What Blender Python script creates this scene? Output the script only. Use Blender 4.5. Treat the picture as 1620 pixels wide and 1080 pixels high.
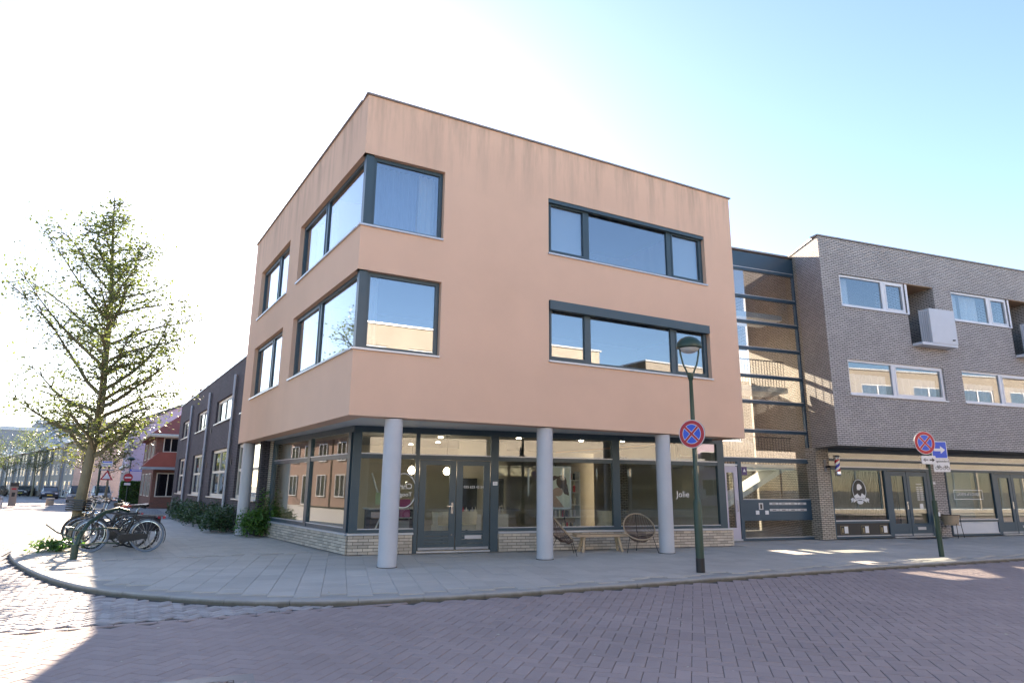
import bpy, bmesh, math, random
from mathutils import Vector, Matrix
random.seed(7)
PI = math.pi
sc = bpy.context.scene
for o in list(bpy.data.objects): bpy.data.objects.remove(o)

# ------------------------------------------------------------------ camera
cam_d = bpy.data.cameras.new('camera'); cam = bpy.data.objects.new('camera', cam_d)
sc.collection.objects.link(cam); sc.camera = cam
_p, _r, _y = (math.radians(a) for a in (12.65772, 0.48754, 28.21214))
CAM = Vector((-3.4607, -13.6823, 1.65))
_f = Vector((math.sin(_y) * math.cos(_p), math.cos(_y) * math.cos(_p), math.sin(_p)))
_rt = Vector((math.cos(_y), -math.sin(_y), 0)); _up = _rt.cross(_f)
_R = _rt * math.cos(_r) + _up * math.sin(_r); _U = -_rt * math.sin(_r) + _up * math.cos(_r)
cam.matrix_world = Matrix(((_R.x, _U.x, -_f.x, CAM.x), (_R.y, _U.y, -_f.y, CAM.y), (_R.z, _U.z, -_f.z, CAM.z), (0, 0, 0, 1)))
cam_d.sensor_width = 36; cam_d.lens = 1029.866 / 1620 * 36
cam_d.clip_start = 0.1; cam_d.clip_end = 3000

# ------------------------------------------------------------------ light
EL, AZ = math.radians(21.0), math.atan2(.185, .983)
w = bpy.data.worlds.new('World'); sc.world = w; w.use_nodes = True
nt = w.node_tree; bg = nt.nodes['Background']
sky = nt.nodes.new('ShaderNodeTexSky'); sky.sky_type = 'NISHITA'; sky.sun_disc = False
sky.sun_elevation = EL; sky.sun_rotation = AZ; sky.air_density = 1.0; sky.dust_density = .5; sky.ozone_density = 5.0
nt.links.new(sky.outputs[0], bg.inputs[0]); bg.inputs[1].default_value = 0.07
sl = bpy.data.lights.new('sun', 'SUN'); sl.energy = 3.6; sl.angle = math.radians(.5); sl.color = (1, .93, .82)
so = bpy.data.objects.new('sun', sl); sc.collection.objects.link(so)
so.rotation_euler = (PI / 2 - EL, 0, PI - AZ); so.location = (5, 40, 30)
sc.view_settings.view_transform = 'Standard'; sc.view_settings.look = 'None'
sc.view_settings.exposure = 2.7; sc.view_settings.gamma = 1
sc.view_settings.use_white_balance = True; sc.view_settings.white_balance_temperature = 7900; sc.view_settings.white_balance_tint = 16
sc.cycles.use_denoising = True
sc.cycles.max_bounces = 8; sc.cycles.diffuse_bounces = 4; sc.cycles.glossy_bounces = 4; sc.cycles.transparent_max_bounces = 24
sc.cycles.sample_clamp_indirect = 6
sc.cycles.caustics_reflective = False; sc.cycles.caustics_refractive = False

# ------------------------------------------------------------------ materials
MATS = {}
def _mk(name):
    m = bpy.data.materials.new(name); m.use_nodes = True; MATS[name] = m
    return m, m.node_tree, m.node_tree.nodes['Principled BSDF']
def N(t, k, **kw):
    n = t.nodes.new(k)
    for a, b in kw.items(): setattr(n, a, b)
    return n
def mth(t, op, a, b):
    n = N(t, 'ShaderNodeMath', operation=op)
    for i, x in enumerate((a, b)):
        if isinstance(x, (int, float)): n.inputs[i].default_value = x
        elif x is not None: t.links.new(x, n.inputs[i])
    return n.outputs[0]
def pos(t): return N(t, 'ShaderNodeNewGeometry').outputs['Position']
def noise(t, vec, scale, detail=4, rough=.6, stretch=None):
    n = N(t, 'ShaderNodeTexNoise'); n.inputs['Scale'].default_value = scale
    n.inputs['Detail'].default_value = detail; n.inputs['Roughness'].default_value = rough
    if stretch:
        mp = N(t, 'ShaderNodeMapping'); mp.inputs['Scale'].default_value = stretch
        t.links.new(vec, mp.inputs['Vector']); vec = mp.outputs[0]
    t.links.new(vec, n.inputs['Vector']); return n.outputs[0]
def scale_col(t, col, fac):      # colour * fac
    v = N(t, 'ShaderNodeVectorMath', operation='SCALE')
    if isinstance(col, tuple): v.inputs[0].default_value = col[:3]
    else: t.links.new(col, v.inputs[0])
    t.links.new(fac, v.inputs['Scale']); return v.outputs[0]
def bump(t, bsdf, h, strength=.3, dist=.01):
    b = N(t, 'ShaderNodeBump'); b.inputs['Strength'].default_value = strength; b.inputs['Distance'].default_value = dist
    t.links.new(h, b.inputs['Height']); t.links.new(b.outputs[0], bsdf.inputs['Normal'])
def mat(name, col, rough=.6, var=.12, sc_=3., fine=0., bmp=0., bsc=60., metal=0., spec=.5, island=0., coat=0., spots=0., patch=0.):
    m, t, b = _mk(name)
    b.inputs['Roughness'].default_value = rough; b.inputs['Metallic'].default_value = metal
    b.inputs['Specular IOR Level'].default_value = spec; b.inputs['Coat Weight'].default_value = coat
    p = pos(t)
    f = mth(t, 'ADD', mth(t, 'MULTIPLY', noise(t, p, sc_), 2 * var), 1 - var)
    if fine: f = mth(t, 'MULTIPLY', f, mth(t, 'ADD', mth(t, 'MULTIPLY', noise(t, p, 90, 2), 2 * fine), 1 - fine))
    if island:
        g = N(t, 'ShaderNodeNewGeometry'); oi = N(t, 'ShaderNodeObjectInfo')
        rr = mth(t, 'FRACT', mth(t, 'ADD', g.outputs['Random Per Island'], mth(t, 'MULTIPLY', oi.outputs['Random'], 7.31)), None)
        f = mth(t, 'MULTIPLY', f, mth(t, 'ADD', mth(t, 'MULTIPLY', rr, 2 * island), 1 - island))
    if spots:
        vo = N(t, 'ShaderNodeTexVoronoi'); vo.inputs['Scale'].default_value = 3.2; t.links.new(p, vo.inputs['Vector']); sc3 = N(t, 'ShaderNodeSeparateXYZ'); t.links.new(vo.outputs['Color'], sc3.inputs[0])
        k_ = mth(t, 'MULTIPLY', mth(t, 'LESS_THAN', vo.outputs['Distance'], mth(t, 'MULTIPLY', sc3.outputs[1], .075)), mth(t, 'GREATER_THAN', sc3.outputs[0], .55))
        f = mth(t, 'MULTIPLY', f, mth(t, 'ADD', mth(t, 'MULTIPLY', k_, spots), 1.0))
    if patch: f = mth(t, 'MULTIPLY', f, mth(t, 'ADD', mth(t, 'MULTIPLY', noise(t, p, .22, 5, .65), 2 * patch), 1 - patch))
    t.links.new(scale_col(t, col, f), b.inputs['Base Color'])
    if bmp: bump(t, b, noise(t, p, bsc, 3), bmp)
    return m
def brick_mat(name, c1, c2, mortar, bw=.22, bh=.075, ms=.012, rough=.8, var=.2):
    m, t, b = _mk(name); b.inputs['Roughness'].default_value = rough; b.inputs['Specular IOR Level'].default_value = .25
    uv = N(t, 'ShaderNodeTexCoord').outputs['UV']
    k = N(t, 'ShaderNodeTexBrick'); k.inputs['Scale'].default_value = 1; k.inputs['Brick Width'].default_value = bw
    k.inputs['Row Height'].default_value = bh; k.inputs['Mortar Size'].default_value = ms; k.inputs['Mortar Smooth'].default_value = .15
    k.inputs['Color1'].default_value = (*c1, 1); k.inputs['Color2'].default_value = (*c2, 1); k.inputs['Mortar'].default_value = (*mortar, 1)
    t.links.new(uv, k.inputs['Vector'])
    p = pos(t)
    f = mth(t, 'ADD', mth(t, 'MULTIPLY', noise(t, p, .9, 5), 2 * var), 1 - var)
    f = mth(t, 'MULTIPLY', f, mth(t, 'ADD', mth(t, 'MULTIPLY', noise(t, p, 14, 3), .3), .85))
    t.links.new(scale_col(t, k.outputs['Color'], f), b.inputs['Base Color'])
    bump(t, b, mth(t, 'SUBTRACT', mth(t, 'MULTIPLY', noise(t, p, 70, 2), .15), k.outputs['Fac']), .8, .012)
    return m
def glass_mat(name, refl=.2, tint=(.8, .86, .84), rough=0.0):
    m = bpy.data.materials.new(name); m.use_nodes = True; t = m.node_tree; t.nodes.clear(); MATS[name] = m
    out = N(t, 'ShaderNodeOutputMaterial'); mx = N(t, 'ShaderNodeMixShader')
    tr = N(t, 'ShaderNodeBsdfTransparent'); tr.inputs[0].default_value = (*tint, 1)
    gl = N(t, 'ShaderNodeBsdfGlossy'); gl.inputs['Roughness'].default_value = rough; gl.inputs['Color'].default_value = (.95, .97, 1, 1)
    bp = N(t, 'ShaderNodeBump'); bp.inputs['Strength'].default_value = .02; bp.inputs['Distance'].default_value = .02
    t.links.new(noise(t, pos(t), .6, 1), bp.inputs['Height']); t.links.new(bp.outputs[0], gl.inputs['Normal'])
    lw = N(t, 'ShaderNodeLayerWeight'); lw.inputs[0].default_value = .5     # facing = 1 - cos, the same on both sides of the pane
    fac = mth(t, 'MINIMUM', mth(t, 'ADD', mth(t, 'POWER', lw.outputs['Facing'], 5.0), refl), 1.0)
    t.links.new(fac, mx.inputs[0]); t.links.new(tr.outputs[0], mx.inputs[1]); t.links.new(gl.outputs[0], mx.inputs[2])
    t.links.new(mx.outputs[0], out.inputs[0]); return m
def leaf_mat(name, col, trans=.45, var=.35):
    m = bpy.data.materials.new(name); m.use_nodes = True; t = m.node_tree; t.nodes.clear(); MATS[name] = m
    out = N(t, 'ShaderNodeOutputMaterial'); mx = N(t, 'ShaderNodeMixShader'); mx.inputs[0].default_value = trans
    d = N(t, 'ShaderNodeBsdfPrincipled'); d.inputs['Roughness'].default_value = .45; d.inputs['Specular IOR Level'].default_value = .35
    tl = N(t, 'ShaderNodeBsdfTranslucent'); g = N(t, 'ShaderNodeNewGeometry')
    f = mth(t, 'ADD', mth(t, 'MULTIPLY', g.outputs['Random Per Island'], 2 * var), 1 - var)
    c = scale_col(t, col, f); t.links.new(c, d.inputs['Base Color'])
    t.links.new(scale_col(t, (col[0] * 1.35, col[1] * 1.4, col[2] * .8), f), tl.inputs[0])
    t.links.new(d.outputs[0], mx.inputs[1]); t.links.new(tl.outputs[0], mx.inputs[2]); t.links.new(mx.outputs[0], out.inputs[0]); return m
def emit_mat(name, col, s):
    m, t, b = _mk(name); b.inputs['Emission Color'].default_value = (*col, 1); b.inputs['Emission Strength'].default_value = s
    b.inputs['Base Color'].default_value = (*col, 1); return m

# orange render with dark run-off streaks below the coping
m, t, b = _mk('render'); b.inputs['Roughness'].default_value = .85; b.inputs['Specular IOR Level'].default_value = .2
p = pos(t); sep = N(t, 'ShaderNodeSeparateXYZ'); t.links.new(p, sep.inputs[0])
st = noise(t, p, 1.6, 5, .7, (1.2, 1.2, .12))
mr = N(t, 'ShaderNodeMapRange'); t.links.new(sep.outputs['Z'], mr.inputs[0])
mr.inputs[1].default_value = 8.7; mr.inputs[2].default_value = 10.7; mr.inputs[3].default_value = 0; mr.inputs[4].default_value = 1
sm = N(t, 'ShaderNodeMapRange'); t.links.new(st, sm.inputs[0]); sm.inputs[1].default_value = .45; sm.inputs[2].default_value = .68
dirt = mth(t, 'MULTIPLY', mth(t, 'MULTIPLY', mr.outputs[0], sm.outputs[0]), .62)
cl = mth(t, 'ADD', mth(t, 'MULTIPLY', noise(t, p, .5, 5), .22), .89)
cl = mth(t, 'MULTIPLY', cl, mth(t, 'ADD', mth(t, 'MULTIPLY', noise(t, p, 120, 2), .12), .94))
mixd = N(t, 'ShaderNodeMix', data_type='RGBA'); t.links.new(dirt, mixd.inputs[0])
t.links.new(scale_col(t, (.78, .50, .36), cl), mixd.inputs[6]); mixd.inputs[7].default_value = (.30, .21, .16, 1)
t.links.new(mixd.outputs[2], b.inputs['Base Color']); bump(t, b, noise(t, p, 160, 3), .25, .004)

FRAME = mat('frame_paint', (.040, .075, .095), .38, .08, 2)
FRAME2 = mat('frame_paint_blue', (.035, .075, .11), .38, .08, 2)
WHITE = mat('white_paint', (.72, .72, .74), .45, .06, 2)
CREAM = mat('cream_paint', (.62, .57, .48), .5, .06, 2)
SILL = mat('sill_metal', (.52, .54, .57), .35, .06, 3, metal=.3)
COPING = mat('coping_metal', (.26, .23, .22), .5, .1, 3)
COLUMN = mat('column_paint', (.48, .49, .52), .45, .10, 1.5, fine=.05)
SOFFIT = mat('soffit_paint', (.62, .63, .62), .7, .06)
GLASS = glass_mat('window_glass', .24, (.74, .79, .80))
RGLASS = glass_mat('flat_glass', .16, (.85, .88, .88))
STAIRGLASS = glass_mat('stair_glass', .2, (.93, .95, .94))
SHOPGLASS = glass_mat('shop_glass', .085, (.88, .92, .90))
FARGLASS = glass_mat('far_glass', .1, (.35, .38, .42))
BRICK_R = brick_mat('brick_greyish', (.56, .515, .49), (.45, .415, .395), (.14, .13, .125), .215, .0645, .012)
BRICK_B = brick_mat('brick_beige', (.60, .53, .44), (.48, .42, .34), (.13, .11, .09), .215, .0645, .012)
BRICK_D = brick_mat('brick_dark', (.125, .11, .12), (.09, .08, .09), (.04, .036, .04), .22, .065, .012)
BRICK_RED = brick_mat('brick_red', (.30, .11, .075), (.23, .085, .06), (.16, .13, .11), .22, .065, .012)
BRICK_FAR = brick_mat('brick_far', (.48, .42, .36), (.42, .37, .31), (.3, .27, .24), .3, .09, .012)
BRICKPIECE = mat('brick_piece', (.54, .465, .38), .8, .14, 9, fine=.1, bmp=.3, bsc=120, island=.22)
MORTAR = mat('mortar', (.075, .065, .055), .95, .2, 20)
FLOORM = mat('interior_floor', (.22, .2, .19), .4, .1)
WALLM = mat('interior_wall', (.55, .5, .42), .8, .05)
CEILM = mat('interior_ceiling', (.30, .30, .30), .8, .05)
DARKM = mat('interior_dark', (.03, .03, .035), .6, .1)
CURT = mat('curtain_cloth', (.72, .72, .74), .9, .08, 4)
BLIND = mat('blind_cloth', (.62, .64, .66), .9, .05, 4)
GREEN = mat('green_steel', (.022, .055, .038), .4, .12, 4)
STEEL = mat('steel', (.45, .46, .48), .35, .08, 5, metal=.8)
BLACKM = mat('black_metal', (.018, .018, .02), .4, .1, 8)
RUBBER = mat('rubber', (.025, .025, .027), .75, .15, 10)
CHROME = mat('chrome', (.6, .6, .6), .22, .03, 5, metal=1)
ZINC = mat('zinc', (.30, .33, .38), .45, .12, 3, metal=.5)
REDROOF = mat('red_tiles', (.34, .085, .06), .7, .2, 2, bmp=.4, bsc=14)
LILAC = mat('lilac_render', (.62, .50, .62), .85, .06, .8)
PAVER = mat('red_paver', (.33, .262, .25), .8, .12, .45, fine=.16, bmp=.35, bsc=140, island=.07, spots=.6, patch=.2)
COBBLE = mat('grey_cobble', (.36, .335, .33), .75, .15, .5, fine=.15, bmp=.35, bsc=120, island=.22)
SLAB = mat('grey_slab', (.47, .44, .395), .85, .16, .55, fine=.14, bmp=.3, bsc=120, island=.07, spots=-.35, patch=.22)
KERB = mat('kerb_concrete', (.36, .35, .33), .85, .15, 1.3, fine=.12, bmp=.3, bsc=90, island=.08)
JOINT = mat('joint_sand', (.075, .067, .065), .95, .3, 5); JOINTD = mat('joint_dark', (.07, .065, .065), .95, .25, 5)
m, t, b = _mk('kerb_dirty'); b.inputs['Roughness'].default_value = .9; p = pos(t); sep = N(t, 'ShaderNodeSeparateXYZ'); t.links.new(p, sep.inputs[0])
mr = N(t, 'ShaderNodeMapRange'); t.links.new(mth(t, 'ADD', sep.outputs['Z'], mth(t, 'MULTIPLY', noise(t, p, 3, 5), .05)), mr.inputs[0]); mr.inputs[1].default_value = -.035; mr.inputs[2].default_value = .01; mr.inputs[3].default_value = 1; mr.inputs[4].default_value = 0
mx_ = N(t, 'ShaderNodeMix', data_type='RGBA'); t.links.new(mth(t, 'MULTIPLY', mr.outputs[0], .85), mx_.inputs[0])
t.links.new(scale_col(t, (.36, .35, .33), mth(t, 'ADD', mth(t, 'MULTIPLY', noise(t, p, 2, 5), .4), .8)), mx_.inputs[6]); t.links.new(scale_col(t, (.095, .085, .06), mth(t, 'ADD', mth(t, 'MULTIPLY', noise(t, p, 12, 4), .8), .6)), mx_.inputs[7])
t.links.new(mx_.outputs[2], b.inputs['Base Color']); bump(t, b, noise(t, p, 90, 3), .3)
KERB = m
SOIL = mat('soil', (.09, .07, .05), .95, .3, 6)
BARK = mat('bark', (.19, .165, .105), .9, .3, 6, fine=.25, bmp=.9, bsc=22)
LEAF = leaf_mat('leaf', (.125, .16, .075), .5)
LEAF2 = leaf_mat('leaf_bright', (.09, .20, .05), .35)
LEAF3 = leaf_mat('leaf_dark', (.045, .095, .04), .2)
LEAFY = leaf_mat('leaf_yellowish', (.14, .15, .04), .5)
BLUE = mat('sign_blue', (.02, .10, .62), .4, .04)
RED = mat('sign_red', (.50, .02, .035), .4, .04)
SWHITE = mat('sign_white', (.78, .78, .78), .4, .03)
SBLACK = mat('sign_black', (.02, .02, .02), .5, .03)
GREYS = mat('sign_back', (.25, .26, .28), .5, .08, metal=.4)
WOOD = mat('pale_wood', (.50, .36, .24), .75, .2, 9, bmp=.2, bsc=40)
LOG = mat('log_wood', (.50, .38, .25), .75, .25, 7, bmp=.3, bsc=30)
CORD = mat('brown_cord', (.16, .10, .075), .7, .2, 30)
RATTAN = mat('tan_rattan', (.42, .32, .22), .7, .2, 20)
BALC = mat('balcony_panel', (.58, .60, .64), .5, .08, 2)
WOODP = mat('wood_ceiling', (.40, .25, .15), .6, .15, 5)

# ------------------------------------------------------------------ geometry helpers
COL = sc.collection
OFF = {}
def frame(p0, t):
    t = Vector((t[0], t[1], 0)).normalized(); n = Vector((t.y, -t.x, 0)); p0 = Vector((p0[0], p0[1], 0))
    def fr(s, d, z): return p0 + t * s + n * d + Vector((0, 0, z))
    fr.t, fr.n = t, n
    return fr
W = lambda x, y, z: Vector((x, y, z))
def shift(fr, ds=0, dd=0, dz=0):
    g = lambda s, d, z: fr(s + ds, d + dd, z + dz)
    return g
def local(loc, rz=0):
    c, s = math.cos(rz), math.sin(rz)
    return lambda x, y, z: Vector((loc[0] + c * x - s * y, loc[1] + s * x + c * y, loc[2] + z))
class B:
    def __init__(self): self.v = []; self.f = []; self.uv = []
    def face(self, pts, uvs=None):
        i = len(self.v); self.v += [tuple(p) for p in pts]; self.f.append(tuple(range(i, i + len(pts))))
        self.uv += uvs or [(0, 0)] * len(pts)
    def quad(self, fr, a, b, c, d, uv='sz'):
        ix = {'sz': (0, 2), 'dz': (1, 2), 'sd': (0, 1)}[uv]
        P = (a, b, c, d); self.face([fr(*q) for q in P], [(q[ix[0]], q[ix[1]]) for q in P])
    def box(self, fr, s0, s1, d0, d1, z0, z1):
        i = len(self.v)
        C = [(s, d, z) for z in (z0, z1) for d in (d0, d1) for s in (s0, s1)]
        self.v += [tuple(fr(*c)) for c in C]
        for q, ix in (((0, 1, 5, 4), (0, 2)), ((2, 6, 7, 3), (0, 2)), ((0, 4, 6, 2), (1, 2)), ((1, 3, 7, 5), (1, 2)), ((0, 2, 3, 1), (0, 1)), ((4, 5, 7, 6), (0, 1))):
            self.f.append(tuple(i + k for k in q)); self.uv += [(C[k][ix[0]], C[k][ix[1]]) for k in q]
        return self
    def prism(self, fr, pts, d0, d1, plane='sz'):       # polygon in s,z extruded along d (or in s,d along z)
        n = len(pts); i = len(self.v)
        if plane == 'sz': A = [fr(a, d0, b_) for a, b_ in pts]; Z = [fr(a, d1, b_) for a, b_ in pts]
        elif plane == 'dz': A = [fr(d0, a, b_) for a, b_ in pts]; Z = [fr(d1, a, b_) for a, b_ in pts]
        else: A = [fr(a, b_, d0) for a, b_ in pts]; Z = [fr(a, b_, d1) for a, b_ in pts]
        self.v += [tuple(q) for q in A + Z]
        self.f.append(tuple(range(i, i + n))); self.uv += list(pts)
        self.f.append(tuple(range(i + 2 * n - 1, i + n - 1, -1))); self.uv += list(reversed(pts))
        for k in range(n):
            j = (k + 1) % n; self.f.append((i + k, i + n + k, i + n + j, i + j))
            L = math.dist(pts[k], pts[j]); self.uv += [(0, d0), (0, d1), (L, d1), (L, d0)]
        return self
    def tube(self, pts, r, n=8, closed=False, caps=True):
        pts = [Vector(p) for p in pts]; m = len(pts)
        rs = r if isinstance(r, (list, tuple)) else [r] * m
        i0 = len(self.v); prev = None
        for k, p in enumerate(pts):
            a = pts[(k - 1) % m] if (k > 0 or closed) else p; c = pts[(k + 1) % m] if (k < m - 1 or closed) else p
            tg = (c - a).normalized() if (c - a).length > 1e-9 else Vector((0, 0, 1))
            if prev is None: u = tg.orthogonal().normalized()
            else:
                u = prev - tg * prev.dot(tg); u = u.normalized() if u.length > 1e-6 else tg.orthogonal().normalized()
            prev = u; v_ = tg.cross(u)
            for q in range(n):
                an = 2 * PI * q / n; self.v.append(tuple(p + (u * math.cos(an) + v_ * math.sin(an)) * rs[k]))
        for k in range(m if closed else m - 1):
            k2 = (k + 1) % m
            for q in range(n):
                q2 = (q + 1) % n
                self.f.append((i0 + k * n + q, i0 + k * n + q2, i0 + k2 * n + q2, i0 + k2 * n + q))
                self.uv += [(q / n, k), ((q + 1) / n, k), ((q + 1) / n, k + 1), (q / n, k + 1)]
        if caps and not closed:
            self.f.append(tuple(i0 + q for q in range(n))); self.uv += [(0, 0)] * n
            self.f.append(tuple(i0 + (m - 1) * n + q for q in range(n))); self.uv += [(0, 0)] * n
        return self
    def lathe(self, fr, prof, n=20, c=(0, 0)):          # profile (r,z) turned about a vertical axis
        i0 = len(self.v)
        for r, z in prof:
            for q in range(n):
                a = 2 * PI * q / n; self.v.append(tuple(fr(c[0] + r * math.cos(a), c[1] + r * math.sin(a), z)))
        for k in range(len(prof) - 1):
            for q in range(n):
                q2 = (q + 1) % n; self.f.append((i0 + k * n + q, i0 + k * n + q2, i0 + (k + 1) * n + q2, i0 + (k + 1) * n + q))
                self.uv += [(q / n, prof[k][1]), ((q + 1) / n, prof[k][1]), ((q + 1) / n, prof[k + 1][1]), (q / n, prof[k + 1][1])]
        for k in (0, len(prof) - 1):
            if prof[k][0] > 1e-4: self.f.append(tuple(i0 + k * n + q for q in range(n))); self.uv += [(0, 0)] * n
        return self
    def mesh(self, name, m, off=None, smooth=False, fix=True):
        me = bpy.data.meshes.new(name)
        vs = self.v if off is None else [(a - off[0], b_ - off[1], c - off[2]) for a, b_, c in self.v]
        me.from_pydata(vs, [], self.f)
        l = me.uv_layers.new(name='UVMap')
        flat = [c for q in self.uv for c in q]
        if len(flat) == 2 * len(me.loops): l.data.foreach_set('uv', flat)
        if fix:
            bm = bmesh.new(); bm.from_mesh(me); bmesh.ops.recalc_face_normals(bm, faces=bm.faces); bm.to_mesh(me); bm.free()
        if smooth:
            me.polygons.foreach_set('use_smooth', [True] * len(me.polygons))
            try: me.set_sharp_from_angle(angle=math.radians(40))
            except Exception: pass
        me.materials.append(m); return me
    def build(self, name, m, parent=None, smooth=False, fix=True, kind=None):
        off = OFF.get(parent.name) if parent else None
        o = bpy.data.objects.new(name, self.mesh(name, m, off, smooth, fix)); COL.objects.link(o)
        if parent:
            o.parent = parent
            if off is not None: OFF[o.name] = off
        if kind: o['kind'] = kind
        return o
def tag(o, label=None, cat=None, group=None, kind=None):
    if label: o['label'] = label
    if cat: o['category'] = cat
    if group: o['group'] = group
    if kind: o['kind'] = kind
    return o
def thing(name, loc, label, cat, group=None):            # Empty whose parts are written in world coordinates
    o = bpy.data.objects.new(name, None); COL.objects.link(o); o.location = loc; o.empty_display_size = .2
    OFF[o.name] = tuple(loc); return tag(o, label, cat, group)
def lthing(name, loc, rz, label, cat, group=None):       # Empty whose parts are written in its own coordinates
    o = bpy.data.objects.new(name, None); COL.objects.link(o); o.location = loc; o.rotation_euler = (0, 0, rz); o.empty_display_size = .2
    return tag(o, label, cat, group)
def copy_tree(o, parent=None):
    c = o.copy(); COL.objects.link(c); c.parent = parent
    for ch in o.children: copy_tree(ch, c)
    return c
def bx(name, m, parent, fr, *a): return B().box(fr, *a).build(name, m, parent)
def pane(name, m, parent, fr, s0, s1, d, z0, z1, th=.012): return bx(name, m, parent, fr, s0, s1, d - th, d, z0, z1)
def text(name, body, fr, s, d, z, size, m, parent, mirror=False, align='CENTER', ext=.002, font=None):
    cu = bpy.data.curves.new(name, 'FONT'); cu.body = body; cu.size = size; cu.extrude = ext; cu.align_x = align; cu.align_y = 'CENTER'
    cu.resolution_u = 2
    o = bpy.data.objects.new(name, cu); COL.objects.link(o); bpy.context.view_layer.update()
    me = bpy.data.meshes.new_from_object(o.evaluated_get(bpy.context.evaluated_depsgraph_get()))
    bpy.data.objects.remove(o)
    off = Vector(OFF.get(parent.name, (0, 0, 0))) if parent else Vector((0, 0, 0))
    k = -1 if mirror else 1
    for v in me.vertices: v.co = fr(s + k * v.co.x, d + v.co.z, z + v.co.y) - off
    me.materials.clear(); me.materials.append(m)
    o = bpy.data.objects.new(name, me); COL.objects.link(o)
    if parent: o.parent = parent
    return o
def grid_wall(b, fr, s0, s1, z0, z1, ops, depth, d=0, reveals=True):
    ss = sorted({s0, s1, *[x for q in ops for x in q[:2]]}); zs = sorted({z0, z1, *[x for q in ops for x in q[2:4]]})
    ss = [x for x in ss if s0 <= x <= s1]; zs = [x for x in zs if z0 <= x <= z1]
    for a, c in zip(ss, ss[1:]):
        for e, g in zip(zs, zs[1:]):
            ms, mz = (a + c) / 2, (e + g) / 2
            if any(q[0] < ms < q[1] and q[2] < mz < q[3] for q in ops): continue
            b.quad(fr, (a, d, e), (c, d, e), (c, d, g), (a, d, g))
    if reveals:
        for q in ops:
            a, c, e, g = q[:4]; dd = d - depth
            if a > s0: b.quad(fr, (a, d, e), (a, dd, e), (a, dd, g), (a, d, g), 'dz')
            if c < s1: b.quad(fr, (c, d, e), (c, dd, e), (c, dd, g), (c, d, g), 'dz')
            b.quad(fr, (a, d, e), (c, d, e), (c, dd, e), (a, dd, e), 'sd')
            b.quad(fr, (a, d, g), (c, d, g), (c, dd, g), (a, dd, g), 'sd')
def window(parent, fr, s0, s1, z0, z1, d, mull, fw=.07, fm=None, gm=None, th=.07, sill=.06, sillm=None, trans=None, sill_ext=.03, sashes=(), name='window'):
    """frame with vertical mullions at (a,b) pairs; panes and sill are its pieces"""
    fm = fm or FRAME; gm = gm or GLASS; b = B()
    b.box(fr, s0, s1, d - th, d, z0, z0 + fw); b.box(fr, s0, s1, d - th, d, z1 - fw, z1)
    b.box(fr, s0, s0 + fw, d - th, d - .001, z0 + fw, z1 - fw); b.box(fr, s1 - fw, s1, d - th, d - .001, z0 + fw, z1 - fw)
    edges = [s0 + fw]
    for a, c in mull: b.box(fr, a, c, d - th, d - .002, z0 + fw, z1 - fw); edges += [a, c]
    edges.append(s1 - fw)
    cells = list(zip(edges[::2], edges[1::2]))
    for k, (a, c) in enumerate(cells):
        if k in sashes:
            for q in ((a, a + .05, z0 + fw, z1 - fw), (c - .05, c, z0 + fw, z1 - fw), (a + .05, c - .05, z0 + fw, z0 + fw + .05), (a + .05, c - .05, z1 - fw - .05, z1 - fw)):
                b.box(fr, q[0], q[1], d - th + .01, d + .012, q[2], q[3])
    zz = [(z0 + fw, z1 - fw)]
    if trans:
        b.box(fr, s0 + fw, s1 - fw, d - th, d - .003, trans - fw * .4, trans + fw * .4); zz = [(z0 + fw, trans - fw * .4), (trans + fw * .4, z1 - fw)]
    f = b.build(name, fm, parent)
    for a, c in cells:
        for e, g in zz: pane('pane', gm, f, fr, a, c, d - th * .55, e, g)
    if sill: bx('sill', sillm or SILL, f, fr, s0 - sill_ext, s1 + sill_ext, d + .002, sill, z0 - .045, z0 - .003)
    return f
def inside(p, poly):
    c = False; x, y = p
    for (a, b_), (e, g) in zip(poly, poly[1:] + poly[:1]):
        if (b_ > y) != (g > y) and x < (e - a) * (y - b_) / (g - b_) + a: c = not c
    return c
def leaves(b, pts, size, rnd, flat=.35):
    for p in pts:
        u = Vector((rnd.gauss(0, 1), rnd.gauss(0, 1), rnd.gauss(0, flat))).normalized()
        v = u.cross(Vector((rnd.gauss(0, .5), rnd.gauss(0, .5), 1)).normalized())
        if v.length < .1: continue
        v.normalize(); nn = u.cross(v); s = size * rnd.uniform(.6, 1.25); p = Vector(p)
        a = p - u * s * .5; c = p + u * s * .5; q = nn * s * .1
        i = len(b.v); b.v += [tuple(a), tuple(p + v * s * .34 + q), tuple(c), tuple(p - v * s * .34 + q)]
        b.f += [(i, i + 1, i + 2), (i, i + 2, i + 3)]; b.uv += [(0, 0)] * 6

def px(x, y, z=0):                 # a photograph pixel's point on the level z
    d = _f + _R * ((x - 810) / 1029.866) - _U * ((y - 540) / 1029.866)
    return CAM + d * ((z - CAM.z) / d.z)

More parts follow.
